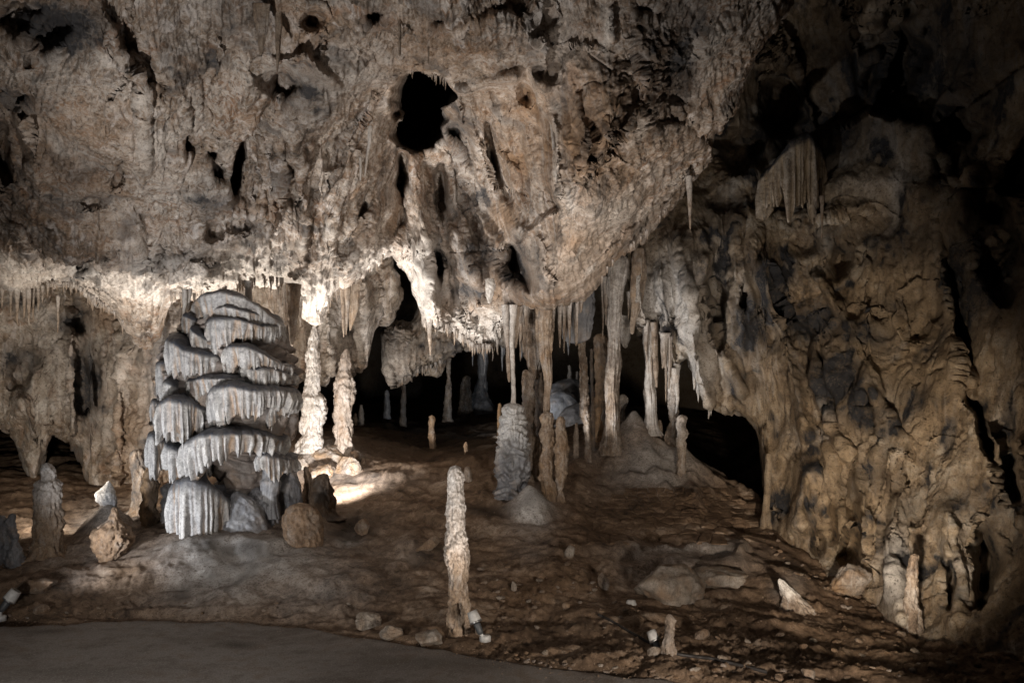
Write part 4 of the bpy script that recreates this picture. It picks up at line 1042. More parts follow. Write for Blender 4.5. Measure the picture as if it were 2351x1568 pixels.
SC('drapery', 'pointed curtain tip hanging in the upper left centre of the ceiling', [(598, 10, 18), (600, 50, 15), (600, 90, 9), (598, 128, 2)], 5.85, M_TAN, style='fluted', flat=.4)['category'] = 'drapery'
SC('stalactite', 'big lit stub of rock hanging over the left bright stalagmite', [(722, 610, 32), (722, 660, 29), (722, 705, 25), (724, 735, 19), (724, 748, 12)], 10.1, M_WHITE, style='lumpy', ochre=.2)
SC('stalactite', 'curved white calcite drip on the ceiling right of the marbled lobe centre', [(1266, 260, 5), (1268, 300, 4), (1272, 340, 4), (1276, 378, 1.5)], 7.2, M_WHITE, style='smooth')
SC('stalactite', 'white ring like drip on the dark underside of the middle overhang', [(1124, 640, 10), (1126, 660, 12), (1124, 680, 8), (1124, 698, 2)], 9.35, M_WHITE, style='lumpy')
SC('stalactite', 'small white cone drip in the centre of the ceiling', [(1243, 440, 5), (1244, 460, 7), (1246, 480, 6), (1247, 490, 2)], 7.7, M_WHITE, style='lumpy')
SC('stalactite', 'left of two wavy white calcite strings on the leaning curtain', [(827, 360, 3), (828, 390, 3), (827, 415, 1.5)], 8.25, M_WHITE, style='smooth')
SC('stalactite', 'right of two wavy white calcite strings on the leaning curtain', [(850, 290, 5), (848, 330, 4), (842, 370, 3), (838, 405, 1.5)], 8.2, M_WHITE, style='smooth')
# slab curtain behind the lobe
SC('drapery', 'smooth flat grey slab curtain hanging right of the fused stalactites', [(1328, 640, 38), (1328, 700, 38), (1326, 750, 36), (1322, 780, 34), (1320, 790, 30)], 10.3, M_GREY, style='smooth', flat=.2, dark=.55, seed=2)['category'] = 'drapery'

# fringes of small stalactites along the rock edges
def fringe(label, group, spots, Y, mat=M_TAN, style='smooth'):
    spots = sorted(spots)
    ordn = ['first', 'second', 'third', 'fourth', 'fifth', 'sixth', 'seventh', 'eighth', 'ninth', 'tenth', 'eleventh', 'twelfth', 'thirteenth', 'fourteenth', 'fifteenth', 'sixteenth']
    lab0 = label
    for q, (u, v, L, h) in enumerate(spots):
        label = ordn[q] + ' from the left of the ' + group if len(spots) <= 16 else lab0
        form('stalactite', [(u, v - 12, h * 1.5), (u, v, h), (u + random.uniform(-1, 1), v + L * .6, h * .6), (u + random.uniform(-1.5, 1.5), v + L, h * .2)], Y + random.uniform(-.05, .15), mat, label, 'stalactite', group,
             style=style, taper_top=False, taper_bot=True, minseg=8, step=4, white_top=.4)


def along(pts, n, Lr, hr):
    xs, ys = zip(*pts)
    us = np.sort(np.array([random.uniform(xs[0], xs[-1]) for _ in range(n)]))
    return [(u, float(np.interp(u, xs, ys)), random.uniform(*Lr) * random.choice([.5, .7, 1, 1]), random.uniform(*hr)) for u in us]


fringe('tan stalactite in the row under the left end of the low ceiling', 'stalactites in a row under the left ceiling end', [(25, 668, 60, 4), (40, 670, 75, 6), (56, 662, 70, 5), (66, 662, 85, 5.5), (76, 664, 70, 5), (88, 662, 55, 4), (98, 666, 35, 3), (110, 660, 22, 3), (5, 668, 40, 4), (133, 690, 75, 3.5)], 9.1)
fringe('small tooth in the fringe of the left ceiling lip', 'small stalactites fringing the left ceiling lip', along([(110, 656), (170, 660), (225, 697), (262, 724), (285, 750)], 22, (8, 26), (1.6, 3)), 9.05)
fringe('small tooth in the fringe above the flowstone crown', 'small stalactites fringing the lip above the flowstone', along([(395, 682), (440, 684), (480, 690), (520, 668), (570, 652), (610, 645), (650, 650)], 34, (8, 26), (1.6, 3.2)), 9.0)
fringe('small tooth in the fringe of the bright middle lip', 'small stalactites fringing the bright middle lip', along([(975, 745), (1000, 750), (1040, 757), (1060, 777), (1090, 800), (1125, 802), (1150, 787)], 34, (10, 34), (1.8, 3.5)), 10.25)
fringe('tan stalactite in the dense cluster under the ceiling lobe', 'dense stalactites under the ceiling lobe', along([(1162, 722), (1200, 708), (1250, 714), (1310, 702), (1335, 690)], 22, (30, 100), (3, 6)), 9.6, style='fluted')
fringe('small tooth along the rear edge of the bright hanging lump', 'small stalactites beside the hanging lump', along([(745, 715), (765, 676), (800, 658), (850, 620), (880, 590)], 14, (8, 30), (1.5, 3)), 9.95)
fringe('tiny tooth along the sloping right edge of the lobe', 'tiny stalactites on the right edge of the lobe', along([(1380, 650), (1400, 614), (1430, 588), (1470, 555), (1500, 523), (1545, 473)], 12, (5, 16), (1.2, 2.2)), 8.45)
fringe('short stalactite under the pale curtains of the right middle', 'short stalactites under the right middle curtains', along([(1470, 770), (1505, 770), (1530, 800), (1555, 850), (1590, 850), (1606, 895), (1640, 925)], 22, (14, 50), (2.5, 5)), 10.9, M_WHITE)
fringe('small tooth under the grey hanging curtain', 'small stalactites under the grey curtain', along([(890, 868), (915, 884), (940, 863), (985, 850), (1015, 836)], 12, (6, 18), (1.6, 3)), 12.9)
fringe('long thin stalactite hanging in the dense middle group above the grey stalagmite', 'long thin stalactites of the dense middle group', along([(1195, 705), (1240, 712), (1300, 702), (1325, 695)], 18, (60, 170), (3, 6.5)), 9.9, style='fluted')
fringe('slender stalactite among the columns right of the middle group', 'slender stalactites among the right columns', along([(1335, 690), (1380, 650), (1420, 640), (1480, 745), (1560, 800)], 16, (40, 150), (3, 7)), 10.7, style='fluted')
fringe('tiny tooth on the rim of the upper black opening', 'tiny stalactites on the rim of the upper opening', along([(925, 172), (950, 168), (990, 180), (1035, 195)], 9, (6, 20), (1.2, 2.2)), 7.35)
fringe('dim stalactite in the dark behind the left arch', 'dim stalactites behind the left arch', along([(1060, 790), (1150, 800), (1340, 790)], 16, (20, 70), (2, 4)), 15.0, M_GREY)
fringe('slender stalactite against the fluted wall right of the flowstone', 'slender stalactites against the wall right of the flowstone', [(618, 645, 70, 5), (632, 650, 90, 6), (645, 650, 60, 5), (655, 655, 110, 6), (690, 690, 60, 5), (352, 690, 50, 4), (375, 690, 60, 5), (362, 700, 30, 3)], 9.6)

# ------------------------------------------------------------------ the tiered flowstone
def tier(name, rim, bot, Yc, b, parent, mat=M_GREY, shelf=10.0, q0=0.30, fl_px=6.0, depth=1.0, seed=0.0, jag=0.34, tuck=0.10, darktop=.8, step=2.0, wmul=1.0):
    rx, ry = map(np.array, zip(*rim)); bx, by = map(np.array, zip(*bot))
    u0, u1 = rx[0], rx[-1]
    uc, a = (u0 + u1) / 2, (u1 - u0) / 2
    k = Yc / FP
    # columns are spaced evenly along the arc so that flutes keep their width round the sides
    ph = np.linspace(-2.2, 2.2, 1200)
    arc = np.r_[0, np.cumsum(np.hypot(np.diff(np.sin(ph)) * a * k, np.diff(np.cos(ph)) * b))]
    nc = int(min(420, arc[-1] / k / step))
    phi = np.interp(np.linspace(0, arc[-1], nc), arc, ph)
    al = np.linspace(0, arc[-1], nc) / k       # arc length in px
    wv = np.sin(phi); front = np.clip(np.cos(phi), 0, 1)
    us = uc + a * wv
    rv = np.interp(us, rx, ry); bv = np.interp(us, bx, by)
    n1 = perlin(al / 26.0 + seed, 0.2, seed)
    a1 = al + 5.0 * perlin(al / 17 + seed, 3.1, 1.0) + 1.5 * perlin(al / 6 + seed, 8.1, 1.0)
    fl1 = np.abs(perlin(a1 / (fl_px * 1.5), 0.4, seed))
    fl1 = 2.8 * fl1 - 0.75
    fl2 = 2.4 * np.abs(perlin(a1 / (fl_px * 3.2), 1.4, seed + 4)) - 0.6
    R = np.clip(0.65 * fl1 + 0.45 * fl2, -1, 1)
    Lc = (bv - rv)
    Lc = np.maximum(Lc, 0.5 * Lc.max()) * 1.15
    bvv = rv + Lc * (1 - jag * (0.55 - 0.55 * R) + 0.10 * n1)
    rv = rv + 1.5 * perlin(al / 12 + seed, 0.2, 9.0)
    rows_s, rows_c = 12, int(np.clip(np.max(Lc) / step, 14, 110))
    P, T = [], []
    for i in range(rows_s):
        s = i / rows_s
        q = q0 + (1 - q0) * s
        dome = shelf * (1 - (1 - math.sqrt(max(0, 1 - s ** 2.4))) ) 
        v = rv - dome
        lum = 1.5 * perlin(wv * a * q / 12 + seed, front * b / k * q / 12, 2.2)
        P.append(np.stack([(uc + a * wv * q - CU) * k, Yc - b * np.cos(phi) * q, (VH - v + lum) * k], -1))
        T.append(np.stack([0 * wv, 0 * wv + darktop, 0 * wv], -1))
    for i in range(rows_c):
        t = i / (rows_c - 1)
        vv = rv + (bvv - rv) * t
        bulge = 0.03 * sin(min(1, t * 6) * pi * .5)
        q = 1 + bulge - tuck * t ** 1.3
        am = depth * (0.004 + 0.055 * min(1, t * 2.2)) * (0.8 + 0.4 * n1)
        # flutes fan out and merge downwards
        Rt = np.clip(0.65 * (2.8 * np.abs(perlin((a1 + 3 * t * n1) / (fl_px * 1.5), 0.4 + t * .35, seed)) - 0.75) + 0.45 * (2.4 * np.abs(perlin(a1 / (fl_px * 3.2), 1.4 + t * .3, seed + 4)) - 0.6), -1, 1)
        dr = am * Rt
        sway = 2.6 * t * perlin(al / 13 + seed, t * 1.6, 5.5)
        X = (uc + a * wv * q + sway * front - CU) * k + dr * wv
        Yp = Yc - b * np.cos(phi) * q - dr * np.cos(phi)
        P.append(np.stack([X, Yp, (VH - vv) * k], -1))
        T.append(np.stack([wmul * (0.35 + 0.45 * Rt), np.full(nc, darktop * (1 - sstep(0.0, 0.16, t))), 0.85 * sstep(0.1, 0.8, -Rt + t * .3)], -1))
    # inside wall going back up a little: gives the curtain thickness
    lastP = P[-1].copy()
    for (dq, dv) in ((0.03, 1.5), (0.09, -3), (0.2, -14)):
        Q = lastP.copy()
        cx_, cy_ = (uc - CU) * k, Yc
        Q[:, 0] = cx_ + (lastP[:, 0] - cx_) * (1 - dq)
        Q[:, 1] = cy_ + (lastP[:, 1] - cy_) * (1 - dq)
        Q[:, 2] = lastP[:, 2] - dv * k
        P.append(Q); T.append(T[-1])
    P = np.array(P); T = np.array(T)
    N = normals(P)
    nn = 0.004 * fbm(P[..., 0] * 40, P[..., 1] * 40, P[..., 2] * 40, 2) + 0.012 * fbm(P[..., 0] * 9 + seed, P[..., 1] * 9, P[..., 2] * 9, 2)
    P = P + N * nn[..., None]
    return grid_obj(name, P, mat, T, parent=parent)


Z1 = lambda pts: [(353.9 + x * .21444, 654.8 + y * .21444) for x, y in pts]
Z2 = lambda pts: [(353.9 + x * .20883, 955.6 + y * .20883) for x, y in pts]
FS = empty('flowstone', at(540, 1235, 8.3), 'huge grey tiered flowstone column with fringed shelves like stacked jellyfish', 'flowstone')
form('core', [(548, 684, 12), (548, 691, 44), (549, 706, 70), (552, 740, 96), (545, 800, 122), (530, 870, 138), (522, 960, 142), (520, 1010, 132), (540, 1045, 85), (565, 1065, 72), (570, 1090, 66), (575, 1150, 70), (590, 1250, 60)], 8.6, M_GREY, parent=FS, style='tiered', tier_px=38, seed=73, amp=.6, ochre=.4, dark=.25, flat=.95)
# crown: overlapping domes
def dome(name, prof, Y, seed, **k):
    return form(name, prof, Y, M_GREY, parent=FS, style='tiered', seed=seed, tier_px=k.pop('tp', 16), dark=.75, **k)


TI = [
    # rim, bottom, Yc, b, shelf, kwargs
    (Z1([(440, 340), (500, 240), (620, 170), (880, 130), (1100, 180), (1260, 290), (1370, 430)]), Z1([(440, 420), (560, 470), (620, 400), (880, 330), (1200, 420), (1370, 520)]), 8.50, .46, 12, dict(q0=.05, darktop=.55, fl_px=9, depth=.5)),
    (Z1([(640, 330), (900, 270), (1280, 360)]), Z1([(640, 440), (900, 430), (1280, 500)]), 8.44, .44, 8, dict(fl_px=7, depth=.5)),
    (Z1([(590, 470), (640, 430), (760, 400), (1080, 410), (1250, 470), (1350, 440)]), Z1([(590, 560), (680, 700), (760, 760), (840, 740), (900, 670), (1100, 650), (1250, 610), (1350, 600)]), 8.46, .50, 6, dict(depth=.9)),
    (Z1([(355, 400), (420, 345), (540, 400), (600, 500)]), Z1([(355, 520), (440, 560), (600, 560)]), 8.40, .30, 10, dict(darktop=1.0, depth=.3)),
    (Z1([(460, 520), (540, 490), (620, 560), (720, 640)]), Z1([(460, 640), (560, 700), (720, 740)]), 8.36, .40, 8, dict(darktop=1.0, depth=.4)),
    (Z1([(215, 570), (300, 600), (420, 640), (560, 730), (700, 765), (800, 780), (880, 850)]), Z1([(215, 820), (330, 1000), (460, 1020), (600, 1005), (760, 1000), (880, 985)]), 8.42, .56, 14, dict(depth=1.1)),
    (Z1([(820, 700), (900, 685), (1170, 690), (1300, 750), (1460, 870)]), Z1([(820, 760), (930, 960), (1050, 900), (1180, 945), (1300, 900), (1460, 930)]), 8.42, .54, 10, dict(depth=1.0)),
    (Z1([(980, 900), (1100, 900), (1250, 920), (1400, 905), (1490, 960)]), Z1([(980, 960), (1100, 980), (1280, 1125), (1400, 1120), (1490, 1020)]), 8.50, .56, 8, dict(depth=.9)),
    (Z1([(130, 900), (200, 840), (310, 850), (360, 900)]), Z1([(130, 1000), (170, 1260), (300, 1270), (360, 1260)]), 8.55, .42, 8, dict(depth=.8)),
    (Z1([(420, 1060), (480, 1025), (800, 1010), (1240, 1010)]), Z1([(420, 1130), (560, 1260), (640, 1240), (800, 1150), (1240, 1100)]), 8.44, .56, 12, dict(depth=.9)),
    (Z1([(200, 1060), (300, 1030), (400, 1090), (470, 1180)]), Z1([(200, 1200), (260, 1290), (400, 1280), (470, 1240)]), 8.40, .44, 10, dict(depth=.9)),
    (Z1([(640, 1250), (680, 1190), (850, 1100), (1050, 1080), (1250, 1130), (1440, 1120), (1510, 1140)]), Z1([(640, 1290), (780, 1510), (900, 1500), (980, 1470), (1100, 1440), (1280, 1420), (1400, 1300), (1510, 1190)]), 8.38, .66, 14, dict(depth=1.3, jag=.35)),
    (Z1([(1290, 1400), (1400, 1280), (1490, 1260)]), Z1([(1290, 1480), (1380, 1560), (1490, 1330)]), 8.5, .46, 8, dict(depth=.7)),
    (Z1([(90, 1280), (150, 1230), (230, 1260)]), Z1([(90, 1300), (150, 1500), (230, 1500)]), 8.55, .40, 6, dict(depth=.7)),
    (Z1([(140, 1340), (220, 1290), (420, 1215), (580, 1250), (690, 1360)]), Z1([(140, 1400), (200, 1600), (400, 1640), (580, 1690), (690, 1480)]), 8.30, .60, 12, dict(depth=1.25, jag=.35)),
    (Z2([(300, 130), (350, 95), (430, 140), (540, 230)]), Z2([(300, 180), (370, 290), (440, 250), (540, 260)]), 8.22, .46, 8, dict(depth=.5)),
    (Z2([(50, 260), (120, 180), (190, 180), (260, 260), (300, 300)]), Z2([(50, 320), (150, 640), (240, 620), (300, 560)]), 8.42, .44, 10, dict(depth=1.0)),
    (Z2([(250, 290), (330, 280), (480, 330), (600, 330)]), Z2([(250, 400), (400, 680), (500, 660), (600, 640)]), 8.34, .52, 8, dict(depth=1.0)),
    (Z2([(395, 330), (440, 290), (640, 230), (780, 170), (1050, 160), (1290, 170), (1390, 210), (1410, 260)]), Z2([(395, 420), (460, 640), (680, 660), (740, 600), (850, 470), (950, 450), (1100, 400), (1300, 385), (1410, 330)]), 8.32, .70, 14, dict(depth=1.35, jag=.4)),
    (Z2([(1200, 430), (1280, 390), (1400, 390), (1480, 420), (1535, 470)]), Z2([(1200, 470), (1320, 520), (1400, 620), (1450, 710), (1535, 520)]), 8.50, .50, 8, dict(depth=.9)),
]
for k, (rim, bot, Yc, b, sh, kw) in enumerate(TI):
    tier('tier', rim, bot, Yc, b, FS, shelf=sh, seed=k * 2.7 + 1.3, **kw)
# the feet
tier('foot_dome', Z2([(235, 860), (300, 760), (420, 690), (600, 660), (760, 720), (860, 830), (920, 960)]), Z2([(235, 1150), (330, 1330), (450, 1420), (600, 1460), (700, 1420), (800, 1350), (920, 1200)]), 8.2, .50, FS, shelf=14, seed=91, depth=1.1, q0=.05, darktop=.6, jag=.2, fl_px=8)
form('foot_mound', [(545, 1128, 10), (555, 1145, 28), (560, 1165, 40), (563, 1190, 50), (563, 1220, 58), (560, 1250, 70)], 8.12, M_GREY, parent=FS, style='lumpy', seed=83, amp=.9, dark=.3)
form('foot_mound', [(590, 1118, 8), (592, 1135, 24), (600, 1155, 36), (605, 1190, 38), (606, 1225, 40), (606, 1255, 46)], 8.3, M_GREY, parent=FS, style='pitted', seed=85, amp=.7, dark=.4)
form('foot_pillar', [(616, 1048, 5), (618, 1060, 12), (620, 1080, 15), (620, 1098, 15), (621, 1104, 19), (620, 1125, 20), (620, 1150, 17), (620, 1190, 20)], 8.25, M_GREY, parent=FS, style='fluted', seed=87, dark=.2)
form('foot_pillar', [(388, 1108, 10), (390, 1120, 20), (388, 1140, 14), (390, 1152, 22), (392, 1175, 24), (394, 1215, 28)], 8.4, M_GREY, parent=FS, style='lumpy', seed=89, dark=.4)
form('foot_mound', [(475, 1120, 40), (480, 1170, 62), (478, 1215, 70), (470, 1245, 90)], 8.4, M_GREY, parent=FS, style='lumpy', seed=90, ochre=.5, amp=.6, dark=.2)
form('foot_mound', [(670, 1075, 10), (665, 1120, 28), (660, 1165, 38), (655, 1240, 50)], 8.6, M_GREY, parent=FS, style='lumpy', seed=93, amp=.6, dark=.6)

# fringed flowstone high on the right wall
FW = empty('flowstone', at(1825, 540, 9.7), 'fringed white and black flowstone cascade high on the dark right wall', 'flowstone')
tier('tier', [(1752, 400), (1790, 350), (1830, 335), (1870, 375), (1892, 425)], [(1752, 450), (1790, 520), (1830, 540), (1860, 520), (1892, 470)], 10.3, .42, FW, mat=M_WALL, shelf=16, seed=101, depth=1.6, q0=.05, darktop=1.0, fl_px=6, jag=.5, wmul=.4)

# ------------------------------------------------------------------ loose rocks
def rock(name, label, u, v, hw, hh, mat, group=None, seed=1.0, Y=None, rot=0.0, cat='rock'):
    """an angular stone: a subdivided ball cut by planes, resting on the ground"""
    Yh = Y or hit(u, v + hh * 0.8)
    k = Yh / FP
    nr, ns = (44, 70) if hw > 20 else (22, 34) if hw > 12 else (7, 10)
    ph = np.linspace(0.001, pi - 0.001, nr)[:, None]; th = np.linspace(0, 2 * pi, ns, endpoint=False)[None]
    d = np.stack([np.sin(ph) * np.cos(th), np.sin(ph) * np.sin(th), np.cos(ph) * np.ones_like(th)], -1)
    r = np.full(d.shape[:2], 1.25)
    rr = np.random.default_rng(int(seed * 100) + 5)
    for _ in range(13):
        n = rr.normal(size=3); n /= np.linalg.norm(n)
        c = rr.uniform(.72, 1.0)
        dn = d @ n
        r = np.minimum(r, np.where(dn > 0.05, c / np.maximum(dn, 0.05), 9))
    r = r * (1 + 0.10 * perlin(d[..., 0] * 2 + seed, d[..., 1] * 2, d[..., 2] * 2) + 0.16 * fbm(d[..., 0] * 3.5 + seed, d[..., 1] * 3.5, d[..., 2] * 3.5, 4, .65))
    p = d * r[..., None] * np.array([hw * k, hw * k * 0.8, hh * k])
    c_, s_ = cos(rot), sin(rot)
    p = np.stack([p[..., 0] * c_ - p[..., 2] * s_, p[..., 1], p[..., 0] * s_ + p[..., 2] * c_], -1)
    base = np.array(at(u, v + hh * 0.8, Yh))
    p = p + base + np.array([0, 0, hh * k * 0.7])
    nn = perlin(p[..., 0] * 9, p[..., 1] * 9, p[..., 2] * 9)
    o = grid_obj(name, p, mat, np.stack([nn * .5, nn * 0 + .1, -nn], -1), wrap=True, base=tuple(base), smooth=hw > 34)
    tag(o, label, cat, group)
    return o


rock('rock', 'pale angular rock, first and tallest of three beside the path', 846, 1425, 31, 17, M_PALE, seed=1.1, rot=-.15)
rock('rock', 'pale blocky rock, middle one of three beside the path', 893, 1454, 27, 15, M_PALE, seed=2.2)
rock('rock', 'largest pale rounded rock of three beside the path near the tall stalagmite', 984, 1463, 36, 18, M_PALE, seed=3.3)
rock('boulder', 'big cracked brown boulder sitting in the right hand slope', 1545, 1335, 76, 48, M_PALE, seed=4.4, cat='boulder')
rock('boulder', 'long pale ledge boulder right of the cracked brown one', 1650, 1325, 62, 24, M_PALE, seed=5.5, cat='boulder')
rock('rock', 'brightly lit rounded rock at the right foot of the lit mound', 800, 1075, 29, 24, M_TAN, seed=21.1, Y=10.15)
rock('rock', 'bright lumpy rock on the lit mound between the two bright stalagmites', 752, 1048, 38, 26, M_TAN, seed=22.1, Y=10.45)
rock('rock', 'pale rock at the left end of the lit mound beside the flowstone', 684, 1068, 30, 20, M_TAN, seed=23.1, Y=10.3)
rock('rock', 'small bright rock under the right bright stalagmite', 815, 1050, 22, 14, M_TAN, seed=24.1, Y=10.5)
rock('rock', 'lit rock low in front of the mound, left of the rounded one', 742, 1082, 26, 16, M_TAN, seed=25.1, Y=10.0)
rock('rock', 'dark wedge of rock on the bank right of the path lamp at the left edge', 98, 1400, 18, 11, M_BROWN, seed=6.6)
rock('rock', 'brown block lying on the bank above the left path lamp', 80, 1345, 42, 16, M_BROWN, seed=7.1)
rock('rock', 'small upright brown rock behind the foreground slope left of the tall stalagmite', 833, 1210, 16, 20, M_BROWN, seed=7.7)
rock('rock', 'tilted flat slab left of the tall foreground stalagmite', 985, 1250, 26, 13, M_BROWN, seed=8.8, rot=.5)
rock('rock', 'small upright pale rock on the slope right of the grey apron', 1308, 1265, 12, 16, M_PALE, seed=9.9)
rock('rock', 'tiny pale upright stone in the middle of the lower slope', 1180, 1345, 7, 12, M_PALE, seed=10.3)
rock('rock', 'yellowish upright stone on the lower slope left of the cracked boulder', 1385, 1335, 13, 18, M_TAN, seed=11.3)
rock('rock', 'brown block by the foot of the middle path lamp', 1098, 1448, 9, 11, M_PALE, seed=12.3)
rock('rock', 'pointed pale stone at the bottom edge right of the path', 1855, 1545, 14, 14, M_PALE, seed=13.3)
rock('rock', 'pair of fused orange stones left of the right path lamp', 1500, 1495, 14, 13, M_PALE, seed=14.3)
rock('rock', 'small pale pebble alone on the slope above the path bend', 1252, 1497, 7, 6, M_PALE, seed=15.3)
rock('rock', 'brown boulder in the dark behind the bent stalagmite', 1610, 1455, 16, 12, M_BROWN, seed=16.3)
rock('rock', 'orange tinted stone at the slope foot left of the white fixture', 1300, 1390, 10, 10, M_TAN, seed=17.3)
rock('boulder', 'rounded pale boulder at the foot of the right wall', 1955, 1325, 42, 30, M_TAN, seed=18.3, Y=7.5, cat='boulder')
rr_ = random.Random(5)
areas = [('small brown stone in the rubble at the path edge', 'stones in the rubble at the path edge', 46, lambda: (lambda u: (u, np.interp(u, PEX, PEV) - rr_.uniform(4, 28)))(rr_.uniform(1080, 1560)), (3, 8)),
         ('small brown stone in the rubble of the dark lower right', 'stones in the dark lower right rubble', 70, lambda: (rr_.uniform(1580, 2320), rr_.uniform(1450, 1560)), (4, 12)),
         ('small brown stone in the rubble below the right wall', 'stones below the right wall', 40, lambda: (lambda u: (u, 1210 + (u - 1760) * .72 + rr_.uniform(5, 60)))(rr_.uniform(1760, 2060)), (3, 9)),
         ('small stone on the bank of the left path side', 'stones on the left bank', 24, lambda: (rr_.uniform(20, 820), rr_.uniform(1380, 1420)), (3, 7)),
         ('small stone on the brown slope of the middle', 'stones on the middle slope', 50, lambda: (rr_.uniform(1080, 1440), rr_.uniform(1290, 1440)), (3, 9))]
for lb, gr, n, f, (a, b) in areas:
    for _ in range(n):
        u, v = f()
        h = rr_.uniform(a, b)
        rock('stone', lb, u, v, h, h * rr_.uniform(.35, .6), rr_.choice([M_BROWN, M_GROUND, M_GROUND, M_BROWN, M_GROUND, M_PALE]), gr, seed=rr_.uniform(1, 90), cat='stone', rot=rr_.uniform(-.4, .4))

# fine gravel nobody could count: one mesh
def gravel():
    V, F = [], []
    oc = np.array([(1, 0, 0), (0, 1, 0), (-1, 0, 0), (0, -1, 0), (0, 0, 1), (0, 0, -1)], float)
    fc = [(0, 1, 4), (1, 2, 4), (2, 3, 4), (3, 0, 4), (1, 0, 5), (2, 1, 5), (3, 2, 5), (0, 3, 5)]
    def put(u, v, r):
        Y = hit(u, v)
        if v > np.interp(u, PEX, PEV): Y = 1.6 * FP / (v - VH)
        if Y > 19: return
        k = Y / FP
        c = np.array(at(u, v, Y))
        a = rr_.uniform(0, 6.3)
        m = oc * np.array([rr_.uniform(.8, 1.4), rr_.uniform(.7, 1.2), rr_.uniform(.5, .9)]) * r * k * np.array([[rr_.uniform(.7, 1.2)]] * 6)
        m = np.c_[m[:, 0] * cos(a) - m[:, 1] * sin(a), m[:, 0] * sin(a) + m[:, 1] * cos(a), m[:, 2]]
        b = len(V)
        V.extend((c + m).tolist())
        F.extend([tuple(b + q for q in f) for f in fc])
    for _ in range(900):
        u = rr_.uniform(0, 2000)
        put(u, float(np.interp(u, PEX, PEV)) + rr_.gauss(-8, 10), rr_.uniform(.8, 2.6))
    for _ in range(1500):
        put(rr_.uniform(1100, 2340), rr_.uniform(1300, 1565), rr_.uniform(.8, 3.2))
    for _ in range(120):
        put(rr_.uniform(20, 1300), rr_.uniform(1450, 1565), rr_.uniform(.5, 1.6))
    for _ in range(500):
        put(rr_.uniform(820, 1400), rr_.uniform(1080, 1400), rr_.uniform(.8, 2.4))
    me = bpy.data.meshes.new('gravel')
    me.from_pydata(V, [], F)
    me.materials.append(M_BROWN)
    o = bpy.data.objects.new('gravel', me)
    COL.objects.link(o)
    tag(o, 'fine brown gravel and grit strewn over the cave floor', 'gravel', kind='stuff')


gravel()

# ------------------------------------------------------------------ cracked mud plates (parts of the ground)
def mud_plates():
    g = bpy.data.objects['ground']
    pts = []
    v = MUD[2]
    row = 0
    while v < MUD[3]:
        h = 8 + 7 * (v - MUD[2]) / (MUD[3] - MUD[2])
        wd = h * 2.6
        u = MUD[0] + (wd / 2 if row % 2 else 0) - (v - MUD[2]) * .12 + 55 * max(0, 1 - (v - MUD[2]) / 40)
        while u < MUD[1]:
            pts.append((u + rr_.uniform(-.3, .3) * wd, v + rr_.uniform(-.28, .28) * h, wd, h))
            u += wd
        v += h
        row += 1
    for i, (cu, cv, wd, h) in enumerate(pts):
        # Voronoi cell by clipping a box with bisectors (v stretched to make the cells even on the slope)
        sc_ = wd / h
        poly = [(-wd, -h * sc_), (wd, -h * sc_), (wd, h * sc_), (-wd, h * sc_)]
        for jx, (ou, ov, _, _) in enumerate(pts):
            if jx == i or abs(ou - cu) > 3 * wd or abs(ov - cv) > 3 * h:
                continue
            nx, ny = ou - cu, (ov - cv) * sc_
            d = (nx * nx + ny * ny) / 2
            new = []
            for a, b in zip(poly, poly[1:] + poly[:1]):
                da, db = a[0] * nx + a[1] * ny - d, b[0] * nx + b[1] * ny - d
                if da <= 0: new.append(a)
                if da * db < 0:
                    t = da / (da - db)
                    new.append((a[0] + (b[0] - a[0]) * t, a[1] + (b[1] - a[1]) * t))
            poly = new
            if len(poly) < 3: break
        if len(poly) < 3: continue
        # inset and a little wander
        tilt = rr_.uniform(-.010, .010); up = rr_.uniform(.006, .018)
        Y0 = hit(cu, cv)
        top, low, bot = [], [], []
        for (x, y) in poly:
            for q, lst in ((.74, top), (.92, low)):
                u, v_ = cu + x * q, cv + y / sc_ * q
                Yq = hit(u, v_)
                if abs(Yq - Y0) > 0.35: Yq = Y0
                z = ground_z(u, Yq)
                X = (u - CU) / FP * Yq
                lst.append((X, Yq, z + (up + tilt * x / wd if lst is top else up * .45)))
                if lst is low: bot.append((X, Yq, z - .03))
        n = len(top)
        vs2 = top + low + bot
        c = tuple(np.mean(top, 0) + np.array([0, 0, .004]))
        vs2.append(c)
        fs = [(k, (k + 1) % n, 3 * n) for k in range(n)]
        fs += [(k, n + k, n + (k + 1) % n, (k + 1) % n) for k in range(n)] + [(n + k, 2 * n + k, 2 * n + (k + 1) % n, n + (k + 1) % n) for k in range(n)]
        me = bpy.data.meshes.new('mud_plate')
        me.from_pydata(vs2, [], fs)
        me.materials.append(M_GROUND)
        o = bpy.data.objects.new('mud_plate', me)
        COL.objects.link(o)
        o.parent = g


mud_plates()

# ------------------------------------------------------------------ path lamps
def lathe(name, prof, mat, parent, origin, axis, segs=28, sub=None):
    """surface of revolution round axis through origin; prof = [(along, radius)]; closed ends"""
    ax = np.array(axis, float); ax /= np.linalg.norm(ax)
    t = np.array([0, 0, 1.0]) if abs(ax[2]) < .9 else np.array([1.0, 0, 0])
    e1 = np.cross(ax, t); e1 /= np.linalg.norm(e1); e2 = np.cross(ax, e1)
    th = np.linspace(0, 2 * pi, segs, endpoint=False)
    P = np.array([[np.array(origin) + ax * a + r * (cos(q) * e1 + sin(q) * e2) for q in th] for a, r in prof])
    par = sub or parent
    o = grid_obj(name, P, mat, None, wrap=True, base=tuple(parent.location))
    o.location = (0, 0, 0)
    o.parent = par
    return o


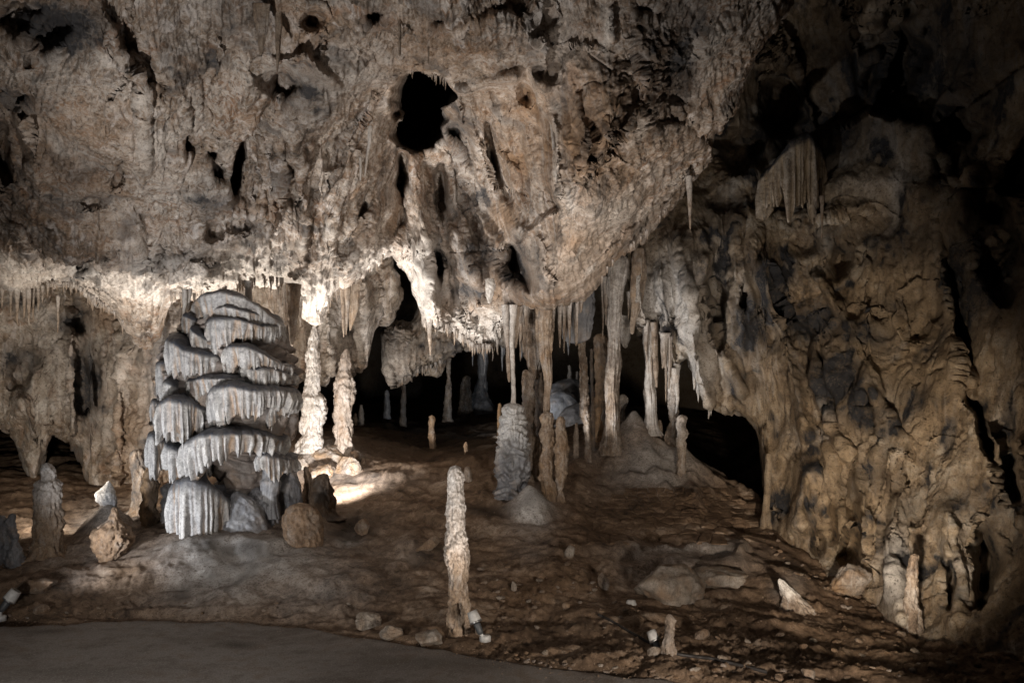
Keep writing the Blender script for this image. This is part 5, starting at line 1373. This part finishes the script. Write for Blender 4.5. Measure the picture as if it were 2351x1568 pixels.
def path_lamp(label, cup_uv, foot_uv, Y, dirn, r, L, base=True, scale=1.0):
    """cup_uv: middle of the white cup; dirn: where the lamp points"""
    foot = np.array(at(*foot_uv, Y))
    e = empty('path_lamp', tuple(foot), label, 'lamp', 'lamps beside the path')
    c = np.array(at(*cup_uv, Y)); d = np.array(dirn, float); d /= np.linalg.norm(d)
    cup = lathe('lamp_shade', [(-L / 2, r * .55), (-L / 2, r * .98), (-L * .46, r * 1.02), (L * .1, r * .92), (L / 2, r * .82), (L / 2, r * .76), (L * .1, r * .8), (L * .1, 0.0005)], M_LW, e, c, d)
    lathe('ring', [(-.006, r * 1.0), (-.006, r * 1.06), (.006, r * 1.06), (.006, r * 1.0)], M_LM, e, c - d * (L / 2), d)
    st = c - d * (L * .5)
    lathe('housing', [(0, 0.001), (0, r * .52), (.02, r * .60), (L * .8, r * .55), (L * 1.1, r * .42), (L * 1.15, 0.001)], M_LG, e, st, -d)
    lathe('front_glass', [(0, 0.0005), (0, r * .74), (.006, r * .74), (.006, 0.0005)], M_GLASS, e, c + d * (L * .25), d)
    if base:
        j = st - d * L * 1.1
        lathe('joint', [(0, 0.001), (0, .011), (np.linalg.norm(foot - j) * 1.0, .011), (np.linalg.norm(foot - j), .001)], M_LW, e, j, foot - j)
        lathe('base', [(-.02, 0.001), (-.02, .038), (.012, .038), (.02, .03), (.02, .001)], M_LW, e, foot, (0, 0, 1))
        cb = [(foot + np.array([0.02 + .1 * q, -.02 - .25 * q * q, -.012 + .0 * q])) for q in np.linspace(0, 1, 12)]
    return e


path_lamp('white cupped path lamp leaning beside the foot of the tall foreground stalagmite', (1088, 1415), (1114, 1464), 5.6, (-.42, .25, .95), .040, .075)
path_lamp('white cupped path lamp tilted left of the short bent brown stalagmite', (1499, 1459), (1518, 1494), 5.5, (-.38, .45, .9), .036, .068)
path_lamp('white cupped path lamp with dark body at the left edge of the picture', (29, 1366), (2, 1418), 6.35, (.55, .25, .85), .046, .085)
FX = empty('light_fixture', at(1449, 1386, 6.6), 'small white truncated cone fixture lying on the lower right slope', 'light fixture')
lathe('shade', [(-.035, .001), (-.035, .058), (-.025, .060), (-.02, .050), (.03, .032), (.032, .001)], M_LW, FX, FX.location, (0, 0, 1))
lathe('rim', [(-.04, .05), (-.04, .063), (-.030, .063), (-.030, .05)], M_LG, FX, FX.location, (0, 0, 1))
# cable running down the slope to the right lamp
def cable():
    pts = [(1372, 1412), (1400, 1425), (1450, 1455), (1500, 1483), (1560, 1505), (1640, 1515), (1760, 1545)]
    P = []
    for q in np.linspace(0, len(pts) - 1, 50):
        i = min(int(q), len(pts) - 2); f = q - i
        u = pts[i][0] * (1 - f) + pts[i + 1][0] * f; v = pts[i][1] * (1 - f) + pts[i + 1][1] * f
        Y = hit(u, v)
        c = np.array(at(u, v, Y)) + np.array([0, 0, .008])
        P.append([c + .011 * np.array([0, cos(a), sin(a)]) for a in np.linspace(0, 2 * pi, 8, endpoint=False)])
    o = grid_obj('cable', np.array(P), M_CABLE, wrap=True, base=tuple(P[0][0]))
    tag(o, 'dark cable half buried in the rubble towards the right lamp', 'cable')


cable()
